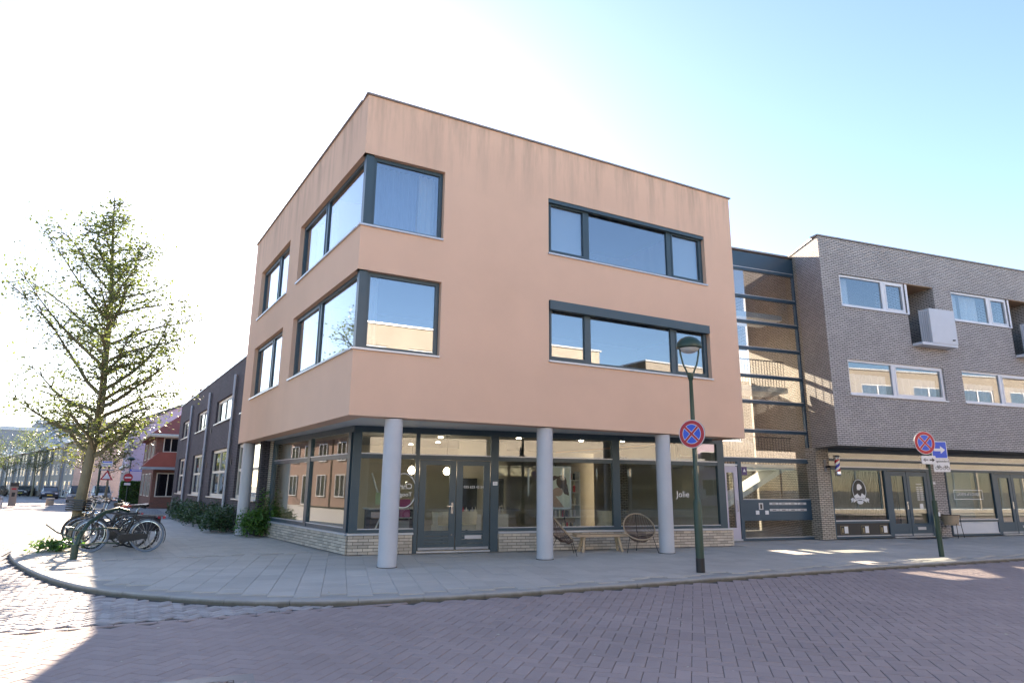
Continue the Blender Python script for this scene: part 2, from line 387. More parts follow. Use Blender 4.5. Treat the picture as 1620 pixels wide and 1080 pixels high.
# ================================================================== SETTING: ground, road, street, pavement
K = [(-13.6, 110), (-10.6, 75), (-8.6, 50), (-6.75, 28), (-5.85, 18.4), (-5.68, 16.6), (-5.9, 14.6), (-6.2, 13.2), (-6.43, 11.4), (-6.52, 9.2), (-6.41, 6.95),
     (-5.99, 4.85), (-5.55, 3.2), (-5.15, 1.9), (-4.7, .65), (-4.19, -.42), (-3.75, -1.05), (-3.28, -1.63), (-2.53, -2.42), (-1.96, -2.86), (-1.13, -3.26), (-.24, -3.52), (1.79, -3.78), (4.37, -3.84),
     (6.12, -3.86), (9.46, -3.92), (13.62, -4.16), (16.95, -4.35), (24, -5.05), (34, -6.2), (60, -9.6)]
def resample(poly, step):
    out = [Vector((*poly[0], 0))]; acc = 0
    for a, b_ in zip(poly, poly[1:]):
        a, b_ = Vector((*a, 0)), Vector((*b_, 0)); L = (b_ - a).length; t_ = step - acc
        while t_ <= L: out.append(a + (b_ - a) * (t_ / L)); t_ += step
        acc = L - (t_ - step)
    return out
def chaikin(p, n=2):
    for _ in range(n):
        q = [p[0]]
        for a, b_ in zip(p, p[1:]): q += [(a[0] * .75 + b_[0] * .25, a[1] * .75 + b_[1] * .25), (a[0] * .25 + b_[0] * .75, a[1] * .25 + b_[1] * .75)]
        p = q + [p[-1]]
    return p
KS = resample(chaikin(K), .25)
def knorm(i):
    a = KS[max(i - 1, 0)]; c = KS[min(i + 1, len(KS) - 1)]; t_ = (c - a).normalized(); return Vector((-t_.y, t_.x, 0))   # towards the pavement
KIN = [q + knorm(i) * .15 for i, q in enumerate(KS)]
ROADZ = -.078
def sheet(name, poly, z, m, kind='structure', parent=None):
    b = B(); b.face([(x, y, z) for x, y in poly], [(x, y) for x, y in poly]); o = b.build(name, m, parent, fix=False); o['kind'] = kind
    return o
gm = mat('ground_far', (.2, .19, .17), .9, .15, .2)
sheet('ground', [(-1500, -1500), (1500, -1500), (1500, 1500), (-1500, 1500)], -.16, gm)
PAVFAR = mat('red_paver_far', (.25, .2, .205), .85, .15, .5, fine=.2)
COBFAR = brick_mat('grey_cobble_far', (.38, .355, .35), (.31, .29, .285), (.2, .185, .18), .21, .105, .008, .75, .12)
road = sheet('road', [(-80, -3.55), (-80, -17.6), (70, -17.6), (70, -3.55)], ROADZ - .022, PAVFAR)
street = sheet('street', [(-16, -3.55), (1, -3.55), (-5, 20), (-8.4, 50), (-13.4, 110), (-30, 110), (-17, 50), (-14, 20)], ROADZ - .018, COBFAR)
pav_poly = [(q.x, q.y) for q in KIN] + [(60, 30), (10, 110)]
pavement = sheet('pavement', pav_poly, -.014, mat('slab_base', (.36, .34, .31), .95, .2, 1.5, fine=.15))
sheet('far_pavement', [(-80, -17.6), (70, -17.6), (70, -21), (-80, -21)], .0, SLAB)

# kerb stones, each 1 m long
for k in range(0, len(KS) - 4, 4):
    idx = range(k, k + 5)
    if min((KS[i] - CAM).length for i in idx) > 60: continue
    b = B(); g = .004
    po = [KS[i] for i in idx]; pi = [KIN[i] for i in idx]
    for L in (po, pi):
        L[0] = L[0] + (L[1] - L[0]).normalized() * g; L[-1] = L[-1] + (L[-2] - L[-1]).normalized() * g
    n = 5; v0 = 0
    pr_ = []
    for o_, i_ in zip(po, pi):
        m_ = o_ + (i_ - o_) * .12
        b.v += [(o_.x, o_.y, -.17), (o_.x, o_.y, -.022), (m_.x, m_.y, -.002), (i_.x, i_.y, .002), (i_.x, i_.y, -.17)]
    for a in range(4):
        for c in range(4): b.f.append((a * 5 + c, a * 5 + c + 1, a * 5 + 5 + c + 1, a * 5 + 5 + c)); b.uv += [(0, 0)] * 4
    b.f += [(0, 1, 2, 3, 4), (20, 21, 22, 23, 24)]; b.uv += [(0, 0)] * 10
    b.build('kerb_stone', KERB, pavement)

def piece_mesh(name, L, Wd, m, ch=.006, h=.03):
    b = B(); a, c = L / 2, Wd / 2
    b.v = [(-a, -c, -h), (a, -c, -h), (a, c, -h), (-a, c, -h), (-a, -c, -ch), (a, -c, -ch), (a, c, -ch), (-a, c, -ch), (-a + ch, -c + ch, 0), (a - ch, -c + ch, 0), (a - ch, c - ch, 0), (-a + ch, c - ch, 0)]
    b.f = [(0, 1, 5, 4), (1, 2, 6, 5), (2, 3, 7, 6), (3, 0, 4, 7), (4, 5, 9, 8), (5, 6, 10, 9), (6, 7, 11, 10), (7, 4, 8, 11), (8, 9, 10, 11)]; b.uv = [(0, 0)] * 36
    return b
def lay(name, places, L, Wd, z, m, parent, n_single=300, jit=.0015, ch=.005):
    """places: (x, y, angle); the nearest are single objects, the rest one joined part"""
    places.sort(key=lambda q: (q[0] - CAM.x) ** 2 + (q[1] - CAM.y) ** 2)
    vis = []
    rest = []
    for q in places:
        d = Vector((q[0], q[1], z)) - CAM; zc = d.dot(_f)
        ok = False
        if zc > .5:
            u = 810 + 1029.866 * d.dot(_R) / zc; v = 540 - 1029.866 * d.dot(_U) / zc; ok = 0 < u < 1620 and 0 < v < 1084
        (vis if ok and len(vis) < n_single else rest).append(q)
    base = piece_mesh(name, L, Wd, m, ch); me = base.mesh(name, m, fix=True)
    rnd = random.Random(len(places))
    for x, y, a in vis:
        o = bpy.data.objects.new(name, me); COL.objects.link(o); o.location = (x, y, z + rnd.uniform(-jit, jit)); o.rotation_euler = (rnd.gauss(0, .004), rnd.gauss(0, .004), a); o.parent = parent
    b = B(); F0 = [f for f in base.f if max(f) > 3 or True][:]
    for x, y, a in rest:
        c, s = math.cos(a), math.sin(a); zz = z + rnd.uniform(-jit, jit); i = len(b.v); tx, ty = rnd.gauss(0, .005), rnd.gauss(0, .005)
        b.v += [(x + c * p[0] - s * p[1], y + s * p[0] + c * p[1], zz + p[2] + p[0] * tx + p[1] * ty) for p in base.v]
        b.f += [tuple(i + k for k in f) for f in F0]
    b.uv = [(0, 0)] * (4 * len(b.f))
    if rest: b.build(name + '_field', m, parent, fix=False, kind='stuff')
def seen(x, y, z, lim, mx=140):
    d = Vector((x, y, z)) - CAM; zc = d.dot(_f)
    if zc < 1 or d.length > lim: return False
    u = 810 + 1029.866 * d.dot(_R) / zc; v = 540 - 1029.866 * d.dot(_U) / zc
    return -mx < u < 1620 + mx and v < 1084 + 160
kpoly = [(q.x, q.y) for q in KS] + [(60, 200), (10, 200)]
# red pavers, herringbone at 45 degrees to the street
MH = px(318, 1094, ROADZ)
Wp = .15; ang = math.radians(90 - 43.6); ca, sa = math.cos(ang), math.sin(ang); pl = []
for i in range(-140, 230):
    for j in range(-130, 130):
        for k, (u, v) in enumerate(((1, .5), (.5, 2))):
            gx, gy = (i + 2 * j + u) * Wp, (i - 2 * j + v) * Wp
            x, y = ca * gx - sa * gy + 2, sa * gx + ca * gy - 8
            if y > -3.4 or y < -12.5 or x < -9 or x > 30: continue
            if y > -3.66 and x < .3: continue
            if not seen(x, y, ROADZ, 40): continue
            if any(inside((x + dx, y + dy), kpoly) for dx, dy in ((0, .06), (.06, .03), (-.06, .03))): continue
            if (abs(x - MH.x) < .36 and abs(y - MH.y) < .36): continue
            pl.append((x, y, ang + (0 if k == 0 else PI / 2)))
lay('paver', pl, .2948, .1448, ROADZ, PAVER, road)
sheet('paver_bed', [(-9, -3.62), (-9, -13), (30, -13), (30, -3.62)], ROADZ - .0125, JOINT, parent=road)
# edge course between the red and the grey stones
pl = [(-8.9 + .242 * i, -3.575, 0) for i in range(38)]
lay('edge_paver', pl, .235, .10, ROADZ, PAVER, road)
# grey stones of the side street
pl = []; Wc = .105
for i in range(-190, 260):
    for j in range(-110, 110):
        for k, (u, v) in enumerate(((1, .5), (.5, 2))):
            gx, gy = (i + 2 * j + u) * Wc, (i - 2 * j + v) * Wc
            x, y = ca * gx - sa * gy - 5, sa * gx + ca * gy + 1
            if y < -3.44 or y > 16 or x < -11.5 or x > 2 or not seen(x, y, ROADZ, 34): continue
            if any(inside((x + dx, y + dy), kpoly) for dx, dy in ((.1, .03), (-.1, .03), (0, .05))): continue
            pl.append((x, y, ang + (0 if k == 0 else PI / 2)))
lay('cobble', pl, .195, .090, ROADZ, COBBLE, street, jit=.005, ch=.008)
sheet('cobble_bed', [(-11.6, -3.52), (1, -3.52), (-5.5, 16), (-11.6, 16)], ROADZ - .017, JOINTD, parent=street)
# pavement slabs in front, smaller tiles along the side street
ins = [(q.x, q.y) for q in [q + knorm(i) * .16 for i, q in enumerate(KS)]] + [(60, 200), (10, 200)]
bld = [[(.88, 2.98), (12.3, 1.12), (12.4, 2.6), (17.0, 1.95), (17.0, 1.72), (40, -1.6), (40, 30), (-.15, 12)],
       [(-.35, 12.3), (6, 12.3), (6, 40), (-2.4, 37)]]
def place_slabs(sz, a0, y0, y1, lim):
    c_, s_ = math.cos(a0), math.sin(a0); out = []; h = sz / 2
    for i in range(-140, 160):
        for j in range(-90, 140):
            gx, gy = i * sz, (j + .5 * (i % 2)) * sz
            x, y = c_ * gx - s_ * gy + .4, s_ * gx + c_ * gy + .2
            if not (-8 < x < 34 and -8 < y < 30) or not seen(x, y, 0, lim, 200): continue
            L = y - 3.9
            if not (y0 <= L < y1): continue
            cs = [(x + c_ * e - s_ * g, y + s_ * e + c_ * g) for e in (-h, h) for g in (-h, h)]
            if not all(inside(q, ins) for q in cs) or any(inside(q, bp) for q in cs for bp in bld): continue
            if (x + 5.17) ** 2 + (y - 8.6) ** 2 < .55 ** 2: continue
            out.append((x, y, a0))
    return out
lay('slab', place_slabs(.4, math.radians(-14), -20, 0, 46), .3955, .3955, 0, SLAB, pavement, jit=.002, ch=.004)
lay('tile', place_slabs(.3, math.radians(4.5), .25, 20, 42), .2955, .2955, 0, SLAB, pavement, jit=.002, ch=.004)
sheet('side_pavement', [(q.x, q.y) for q in KIN if q.y > 20] + [(-2.3, 24), (-6, 105)], .0, brick_mat('tile_far', (.29, .29, .28), (.25, .25, .245), (.13, .13, .125), .3, .3, .008, .85, .12))
# drain cover
mh = thing('manhole_cover', (MH.x, MH.y, ROADZ), 'square cast iron drain cover set in the red paving', 'manhole')
lf = local((MH.x, MH.y, ROADZ), math.radians(-4))
b = B(); b.box(lf, -.44, .44, -.44, -.27, -.03, .002); b.box(lf, -.44, .44, .27, .44, -.03, .002); b.box(lf, -.44, -.27, -.27, .27, -.03, .002); b.box(lf, .27, .44, -.27, .27, -.03, .002)
IRON = mat('cast_iron', (.20, .20, .21), .5, .2, 12, metal=.6); b.build('rim', IRON, mh)
bx('base', IRON, mh, lf, -.27, .27, -.27, .27, -.03, -.012)
for i in range(9):
    for j in range(9):
        x, y = -.24 + .06 * i, -.24 + .06 * j
        if x * x + y * y > .26 ** 2 or True: B().box(lf, x - .02, x + .02, y - .02, y + .02, -.012, 0).build('stud', IRON, mh) if (i + j) % 2 == 0 else None

# ================================================================== ORANGE CORNER BUILDING
FF = frame((0, 0), (1, 0))                       # front of the upper storeys, d points to the road
FL = frame((0, 0), (-.0789, .9969)); FLn = FL
FL = (lambda s, d, z, t=Vector((-.0789, .9969, 0)).normalized(): t * s + Vector((-t.y, t.x, 0)) * d + Vector((0, 0, z)))   # left face, d points to the side street
ob = thing('corner_building', (1, 3, 0), 'orange rendered three storey corner building with glazed shop on columns', 'building')
ZT, ZB = 10.65, 3.12
X1 = 11.64; YB = 11.8
S2, S1, T2, T1, S2R, S1R = 7.42, 4.58, 9.16, 6.35, 7.63, 4.78
b = B()
f_ops = [(0, 1.99, S2, T2), (0, 1.99, S1, T1), (4.94, 10.48, S2R, T2), (4.94, 10.48, S1R, T1)]
l_ops = [(0, 5.36, S2, T2), (0, 5.36, S1, T1), (6.52, 10.46, S2, T2), (6.52, 10.46, S1, T1)]
grid_wall(b, FF, 0, X1, ZB, ZT, f_ops, .22); grid_wall(b, FL, 0, YB, ZB, ZT, l_ops, .22)
b.quad(W, (X1, 0, ZB), (X1, 10.4, ZB), (X1, 10.4, ZT), (X1, 0, ZT), 'dz')
LP = .42                                         # orange lip under the facade
a0 = FL(YB, 0, 0); a1 = FL(YB, -LP, 0)
b.face([(0, 0, ZB), (X1, 0, ZB), (X1, LP, ZB), (LP - .04, LP, ZB)]); b.face([(0, 0, ZB), (LP - .04, LP, ZB), (a1.x, a1.y, ZB), (a0.x, a0.y, ZB)])
b.face([(LP - .04, LP, ZB), (X1, LP, ZB), (X1, LP, ZB + .06), (LP - .04, LP, ZB + .06)]); b.face([(LP - .04, LP, ZB), (a1.x, a1.y, ZB), (a1.x, a1.y, ZB + .06), (LP - .04, LP, ZB + .06)])
b.face([(a0.x, a0.y, ZB), (X1, a0.y, ZB), (X1, a0.y, ZT), (a0.x, a0.y, ZT)])
b.build('wall', MATS['render'], ob, fix=False)
b = B(); b.face([(LP - .04, LP, ZB + .06), (X1, LP, ZB + .06), (X1, YB, ZB + .06), (a1.x, YB, ZB + .06)]); b.build('soffit', SOFFIT, ob, fix=False)
b = B()
for z in (3.5, 6.6, 10.3): b.box(W, .3, X1 - .02, .3, YB - .1, z, z + .25)
b.build('floor_slab', DARKM, ob)
# metal coping
b = B(); b.box(FF, -.05, X1 + .05, -.35, .05, ZT, ZT + .04); b.build('coping', COPING, ob)
b = B(); b.box(FL, .36, YB + .05, -.35, .049, ZT - .001, ZT + .038); b.build('coping', COPING, ob)
# upper windows (recessed .12)
D = -.12
for z0, z1 in ((S2, T2), (S1, T1)):
    f = window(ob, FF, .24, 1.98, z0, z1, D, [], .085, sill=.05, sill_ext=.0)
    bx('corner_post', FRAME, f, W, .06, .24, .06, .26, z0, z1)
    window(ob, FL, .26, 5.35, z0, z1, D, [(2.98, 3.14)], .085, sill=.05, sill_ext=0, sashes=(1,))
    bx('sill', SILL, f, FF, -.05, .24, -.30, .05, z0 - .044, z0 - .002); bx('sill', SILL, f, FL, .3, .26 + .1, -.2, .05, z0 - .0435, z0 - .004)
    window(ob, FL, 6.53, 10.45, z0, z1, D, [(8.05, 8.2)], .085, sill=.05, sashes=(1,))
for z0, z1, sh in ((S2R, T2, .1), (S1R, T1, .24)):
    f = window(ob, FF, 4.95, 10.47, z0, z1, D, [(6.16, 6.31), (9.08, 9.25)], .085, sill=.05, sashes=(0, 2))
    bx('shutter_box', FRAME, f, FF, 4.96, 10.46, D + .004, .04 if sh > .2 else -.02, z1 - sh, z1 - .004)
# rooms behind the upper windows
b = B()
for z0, z1 in ((6.86, 9.9), (3.76, 6.6)):
    b.quad(W, (.4, 4.5, z0), (X1 - .2, 4.5, z0), (X1 - .2, 4.5, z1), (.4, 4.5, z1)); b.quad(W, (3.6, .4, z0), (3.6, YB - .2, z0), (3.6, YB - .2, z1), (3.6, .4, z1), 'dz')
b.build('inner_wall', WALLM, ob, fix=False)
def curtain(fr, s0, s1, d, z0, z1, m=None, folds=9, amp=.045, parent=ob):
    b = B(); n = folds * 6
    P = [(s0 + (s1 - s0) * k / n, d + amp * math.sin(k * 2 * PI / 6 + .8 * math.sin(k * .37)), 0) for k in range(n + 1)]
    for a, c in zip(P, P[1:]): b.face([fr(a[0], a[1], z0), fr(c[0], c[1], z0), fr(c[0], c[1], z1), fr(a[0], a[1], z1)])
    return b.build('curtain', m or CURT, parent, smooth=True, fix=False)
curtain(FF, .32, 1.46, -.55, S2, T2, mat('blue_curtain', (.20, .30, .52), .9, .08), 9); curtain(FF, 1.5, 1.92, -.5, S2, T2, None, 3)
bx('blind', BLIND, ob, FF, 5.03, 6.14, -.3, -.28, S2R + .05, T2 - .05); bx('blind', BLIND, ob, FF, 9.27, 10.36, -.3, -.28, S2R + .05, T2 - .05)
curtain(FF, .3, .62, -.5, S1, T1, None, 3); 
curtain(FL, 6.7, 7.9, -.5, S1, T1, BLIND, 8); curtain(FL, 8.3, 10.3, -.5, S2, T2, BLIND, 10); curtain(FL, 3.3, 5.2, -.5, S2, T2, BLIND, 9)
# columns
for x, y in ((1.06, .22), (4.96, .26), (8.72, .24), (-.62, 11.1)):
    c_o = B().lathe(W, [(.2, .015), (.2, ZB - .02)], 40, (x, y)).build('column', COLUMN, ob, smooth=True); B().lathe(W, [(.212, 0), (.212, .015)], 40, (x, y)).build('base_joint', MORTAR, c_o)

# ---- glazed shop front: front line GF and side line GS
GF = frame((.93, 3.01), (.9875, -.158))
GS = (lambda s, d, z, t=Vector((-.117, .993, 0)).normalized(): Vector((.93, 3.01, 0)) + t * s + Vector((-t.y, t.x, 0)) * d + Vector((0, 0, z)))
GE, SE = 11.23, 7.3                               # ends
TRZ0, TRZ1, TOPZ = 2.36, 2.47, 3.02
def shopfront(fr, posts, end, mir=1):
    b = B(); b.box(fr, .0, end, -.08, .0, TOPZ, 3.2)                      # head
    for a, c in posts: b.box(fr, a, c, -.10, .012, 0 if a in (1.62, 3.68) and fr is GF else .52, TOPZ)
    f = b.build('shop_frame', FRAME, ob); return f
gfp = [(0, .21), (1.62, 1.72), (3.68, 3.9), (7.37, 7.6), (10.98, 11.23)]
f = shopfront(GF, gfp, GE)
for a, c, full in ((.21, 1.62, 1), (1.72, 3.68, 0), (3.9, 7.37, 1), (7.6, 10.98, 1)):
    bx('transom', FRAME, f, GF, a, c, -.08, -.002, TRZ0, TRZ1); bx('glazing_bar', SILL, f, GF, a, c, -.02, .012, TRZ1, TRZ1 + .028)
    pane('pane', SHOPGLASS, f, GF, a, c, -.045, TRZ1 + .028, TOPZ)
    if full:
        bx('bottom_rail', FRAME, f, GF, a, c, -.08, -.002, .52, .6); bx('glazing_bar', SILL, f, GF, a, c, -.02, .008, .6, .622)
        pane('pane', SHOPGLASS, f, GF, a, c, -.045, .622, TRZ0)
gsp = [(.15, .34), (3.3, 3.55), (SE - .2, SE)]
fs = shopfront(GS, gsp, SE)
for a, c in ((.34, 3.3), (3.55, SE - .2)):
    bx('transom', FRAME, fs, GS, a, c, -.08, -.002, TRZ0, TRZ1); bx('glazing_bar', SILL, fs, GS, a, c, -.02, .012, TRZ1, TRZ1 + .025)
    pane('pane', SHOPGLASS, fs, GS, a, c, -.045, TRZ1 + .025, TOPZ)
    bx('bottom_rail', FRAME, fs, GS, a, c, -.08, -.002, .52, .62); bx('glazing_bar', SILL, fs, GS, a, c, -.02, .008, .62, .645)
    pane('pane', SHOPGLASS, fs, GS, a, c, -.045, .645, TRZ0)
# doors
dr = 2.73
for a, c, hand in ((1.74, dr - .01, 1), (dr + .01, 3.66, 0)):
    b = B(); st_ = .17
    b.box(GF, a, a + st_, -.07, -.012, .07, TRZ0 - .01); b.box(GF, c - st_, c, -.07, -.012, .07, TRZ0 - .01)
    b.box(GF, a + st_, c - st_, -.07, -.013, TRZ0 - .14, TRZ0 - .01); b.box(GF, a + st_, c - st_, -.07, -.013, .07, .14)
    for k in range(4): b.box(GF, a + st_, c - st_, -.06, -.02 - .004 * (k % 2), .145 + .092 * k, .145 + .092 * k + .084)
    b.box(GF, a + st_, c - st_, -.07, -.013, .51, .55)
    d_ = b.build('door', FRAME, ob)
    pane('pane', SHOPGLASS, d_, GF, a + st_, c - st_, -.04, .55, TRZ0 - .14)
    bx('kick_plate', ZINC, d_, GF, a + .02, c - .02, -.012, -.004, .08, .14)
    if hand:
        bx('handle_plate', CHROME, d_, GF, c - .12, c - .06, -.012, .0, .98, 1.26); B().tube([GF(c - .09, -.002, 1.17), GF(c - .09, .05, 1.17), GF(c - .24, .05, 1.17)], .012, 8).build('handle', CHROME, d_, True)
        B().lathe(lambda x, y, z: GF(c - .09 + x, -.012 + z, .45 + y), [(.018, 0), (.018, .012)], 12).build('lock', CHROME, d_)
    else:
        bx('letterbox', SILL, d_, GF, a + .25, a + .7, -.014, .008, .34, .43)
bx('threshold', SILL, ob, GF, 1.72, 3.68, -.1, .04, .012, .05)
bx('house_number', SWHITE, ob, GF, 3.74, 3.87, .013, .02, 1.71, 1.81); text('number', '73', GF, 3.805, .021, 1.76, .075, ZINC, ob)
# plinth: sills on top, bricks in front of a mortar core
for fr, a, c in ((GF, -.03, 1.62), (GF, 3.9, 11.42), (GS, .07, 7.5)):
    bx('plinth_sill', SILL, ob, fr, a, c, -.12, .075 if fr is GF else .074, .465, .515 if fr is GF else .514)
    bx('plinth_core', MORTAR, ob, fr, a + (.06 if a > 0 else .09), c - .05, -.1, .018, 0, .46)
bricks = []
for row in range(6):
    z = .006 + .0765 * row; o_ = .1275 * (row % 2)
    for fr, a, c in ((GF, .0, 1.6), (GF, 3.92, 11.40), (GS, .075, 7.45)):
        s = a - o_
        while s < c:
            e0, e1 = max(s, a), min(s + .243, c)
            if e1 - e0 > .04: bricks.append((fr, e0, e1, z))
            s += .255
bricks.sort(key=lambda q: (q[0](q[1], 0, .2) - CAM).length); cache = {}
br_rest = B()
for k, (fr, a, c, z) in enumerate(bricks):
    o_ = .03 + random.uniform(-.0025, .0025)
    (B().box(fr, a, c, -.02, o_, z, z + .064).build('brick', BRICKPIECE, ob) if k < 300 else br_rest.box(fr, a, c, -.02, o_, z, z + .064))
br_rest.build('brick_field', BRICKPIECE, ob, kind='stuff')
# brick pier at the end of the side glazing, gate to the passage
bx('pier', BRICK_B, ob, GS, SE, 8.35, -.3, .02, 0, 3.16)
# shop interior
b = B(); b.face([(1.1, 3.2, .03), (12.2, 1.3, .03), (14, 11, .03), (.2, 11, .03)]); b.build('shop_floor', FLOORM, ob, fix=False)
b = B(); b.face([(1.0, 3.1, 3.17), (12.2, 1.2, 3.17), (14, 11, 3.17), (.2, 11, 3.17)]); b.build('shop_ceiling', CEILM, ob, fix=False)
b = B(); b.quad(W, (.3, 10.6, 0), (14.2, 10.6, 0), (14.2, 10.6, 3.2), (.3, 10.6, 3.2)); b.quad(GF, (11.2, -.1, 0), (11.2, -9, 0), (11.2, -9, 3.2), (11.2, -.1, 3.2), 'dz')
b.quad(W, (5.4, 6.5, 0), (7.2, 6.5, 0), (7.2, 6.5, 3.2), (5.4, 6.5, 3.2)); b.quad(W, (7.2, 6.5, 0), (7.2, 10.6, 0), (7.2, 10.6, 3.2), (7.2, 6.5, 3.2), 'dz')
b.build('shop_wall', WALLM, ob, fix=False)
LAMP = emit_mat('ceiling_spot_light', (1, .9, .72), 7)
for x, y in ((2.6, 4.6), (4.2, 5.2), (3.4, 6.8), (5.0, 7.4), (6.4, 4.2), (8.6, 4.0), (2.2, 8.2), (9.8, 3.4), (4.6, 9.0)):
    B().lathe(W, [(.07, 3.14), (.07, 3.165)], 14, (x, y)).build('ceiling_spot', LAMP, ob)
# lettering on the shop glass
MIR = SWHITE
b = B(); b.tube([GF(1.33 + .33 * math.cos(a * PI / 24), -.03, 1.56 + .43 * math.sin(a * PI / 24)) for a in range(48)], .014, 5, closed=True)
b.build('lettering_ring', MIR, ob)
text('lettering', 'Chrii', GF, 1.36, -.03, 1.66, .2, MIR, ob, mirror=True); text('lettering', 'Toogo', GF, 1.36, -.03, 1.46, .15, MIR, ob, mirror=True)
text('lettering', '035 623 42 34', GF, 3.22, -.03, 1.66, .095, MIR, ob)
text('lettering', 'Jolie', GF, 9.72, -.03, 1.5, .26, MIR, ob)

# ================================================================== STAIRWELL
SF = frame((12.2, 2.73), (4.88, -.61))
sw = thing('stairwell', (14.5, 2.5, 0), 'tall glazed stairwell with blue frame between orange and grey buildings', 'stairwell')
SR = 5.09; SL = -.62
levels = [2.6, 3.65, 4.68, 5.6, 6.61, 7.59, 8.54, 9.6]
b = B(); b.box(SF, SR - .13, SR, -.12, .012, 0, 10.3); b.box(SF, SL, SL + .1, -.12, .012, 2.6, 10.3)
b.box(SF, 1.78, 1.92, -.12, .01, 0, 2.62); b.box(SF, SL, SR - .13, -.11, .008, 2.58, 2.72)
b.box(SF, 1.92, SR - .13, -.1, 0, 0, .075); b.box(SF, 1.92, SR - .13, -.1, -.002, .64, .72); b.box(SF, 1.92, SR - .13, -.1, -.002, 1.29, 1.33)
for z in levels[1:]: b.box(SF, SL + .1, SR - .13, -.1, -.002, z - .05, z + .05)
b.build('frame', FRAME2, sw)
bx('fascia', FRAME2, sw, SF, SL, SR - .13, -.1, -.006, 9.65, 10.26); bx('roof_edge', COPING, sw, SF, SL, SR, -4.6, .06, 10.3, 10.36); bx('roof_slab', COPING, sw, SF, SR + .002, 6.5, -4.6, -.9, 10.3, 10.355)
for z in (2.72, *[q + .05 for q in levels[1:]], 1.33, .075):
    bx('glazing_bar', SILL, sw, SF, SL + .1 if z > 2.6 else 1.92, SR - .13, -.03, .012, z, z + .022)
for z0, z1 in zip([2.74] + [q + .072 for q in levels[1:]], [q - .05 for q in levels[1:]]): pane('pane', STAIRGLASS, sw, SF, SL + .1, SR - .13, -.05, z0, z1)
pane('pane', SHOPGLASS, sw, SF, 1.92, SR - .13, -.05, 1.352, 2.58); pane('pane', SHOPGLASS, sw, SF, 1.92, SR - .13, -.05, .097, .64)
# entrance door (lilac white) and the letterbox panel
LILACW = mat('lilac_white_paint', (.55, .52, .60), .45, .05)
b = B(); b.box(SF, .9, 1.3, -.07, -.01, .06, 2.42); b.box(SF, 1.6, 1.76, -.07, -.01, .06, 2.42); b.box(SF, 1.3, 1.6, -.07, -.011, 2.22, 2.42); b.box(SF, 1.3, 1.6, -.07, -.011, .06, .42)
dd = b.build('door', LILACW, sw); pane('pane', SHOPGLASS, dd, SF, 1.3, 1.6, -.04, .42, 2.22)
B().tube([SF(1.66, 0, .95), SF(1.66, .05, .95), SF(1.66, .05, 1.3), SF(1.66, 0, 1.3)], .012, 6).build('handle', CHROME, dd, True)
bx('door_step', SILL, sw, SF, .5, 1.78, -.1, .05, 0, .06); bx('door_head', SWHITE, sw, SF, .5, 1.78, -.08, -.004, 2.45, 2.5)
pan = bx('letterbox_panel', FRAME2, sw, SF, 1.92, SR - .13, -.1, -.004, .72, 1.29)
for z in (1.16, .95):
    for k in range(4):
        bx('letterbox', SILL, pan, SF, 3.02 + .41 * k, 3.41 + .41 * k, -.006, .012, z, z + .075); bx('name_plate', SBLACK, pan, SF, 3.13 + .41 * k, 3.29 + .41 * k, .012, .014, z + .025, z + .047)
ip = bx('intercom', SILL, pan, SF, 2.56, 2.74, -.006, .015, 1.0, 1.22); bx('speaker', SBLACK, ip, SF, 2.61, 2.69, .015, .018, 1.03, 1.18)
for s_ in (2.42, 2.82): bx('card_plate', SWHITE, pan, SF, s_, s_ + .14, -.004, .01, .84, .97)
PURP = mat('purple_print', (.08, .05, .16), .5, .03)
st1 = bx('notice', PURP, sw, SF, 1.98, 2.2, -.046, -.043, 2.14, 2.42)
B().prism(SF, [(2.03, 2.25), (2.15, 2.25), (2.09, 2.36)], -.043, -.041).build('arrow', SWHITE, st1)
# stairs inside
IN = mat('stair_white', (.6, .6, .6), .7, .05)
b = B()
for z in (2.55, 5.4, 8.2): b.box(SF, -.4, SR - .15, -1.9, -.7, z - .2, z)
b.build('landing', IN, sw)
for z in (2.55, 5.4):
    B().prism(SF, [(4.7, z), (4.7, z - .2), (1.0, z - 2.0), (1.0, z - 1.8)], -1.8, -.9).build('flight', IN, sw) if z < 3 else B().prism(SF, [(.6, z), (.6, z - .2), (4.6, z - 2.2), (4.6, z - 2.0)], -3.4, -2.3).build('flight', IN, sw)
for z in (2.55, 5.4):
    b = B()
    for k in range(38): b.box(SF, 0 + .13 * k, .015 + .13 * k, -.715, -.70, z, z + .95)
    b.tube([SF(-.3, -.71, z + .97), SF(4.9, -.71, z + .97)], .022, 6); b.build('railing', BLACKM, sw)
b = B(); b.box(SF, -.6, 6.5, -4.6, -4.5, 0, 2.9); b.box(SF, -.6, 6.5, -4.6, -4.5, 5.0, 6.3); b.box(SF, -.6, 6.5, -4.6, -4.5, 7.7, 10.3); b.box(SF, 4.4, 6.5, -4.6, -4.5, 2.9, 5.0); b.box(SF, 1.2, 1.5, -4.6, -4.5, 2.9, 5.0); b.box(SF, 1.2, 1.5, -4.6, -4.5, 6.3, 7.7); b.build('back_wall', BRICK_B, sw)
bx('stair_floor', FLOORM, sw, SF, -.6, SR, -4.5, -.12, -.05, .01); 
WL = emit_mat('wall_lamp_light', (1, .97, .9), 1.2)
for s_, z in ((3.6, 1.75), (3.75, 4.35), (3.6, 7.35)): B().lathe(lambda x, y, q: SF(s_ + x, -2.4 + y, q), [(.06, z), (.06, z + .36)], 10).build('stair_lamp', WL, sw)

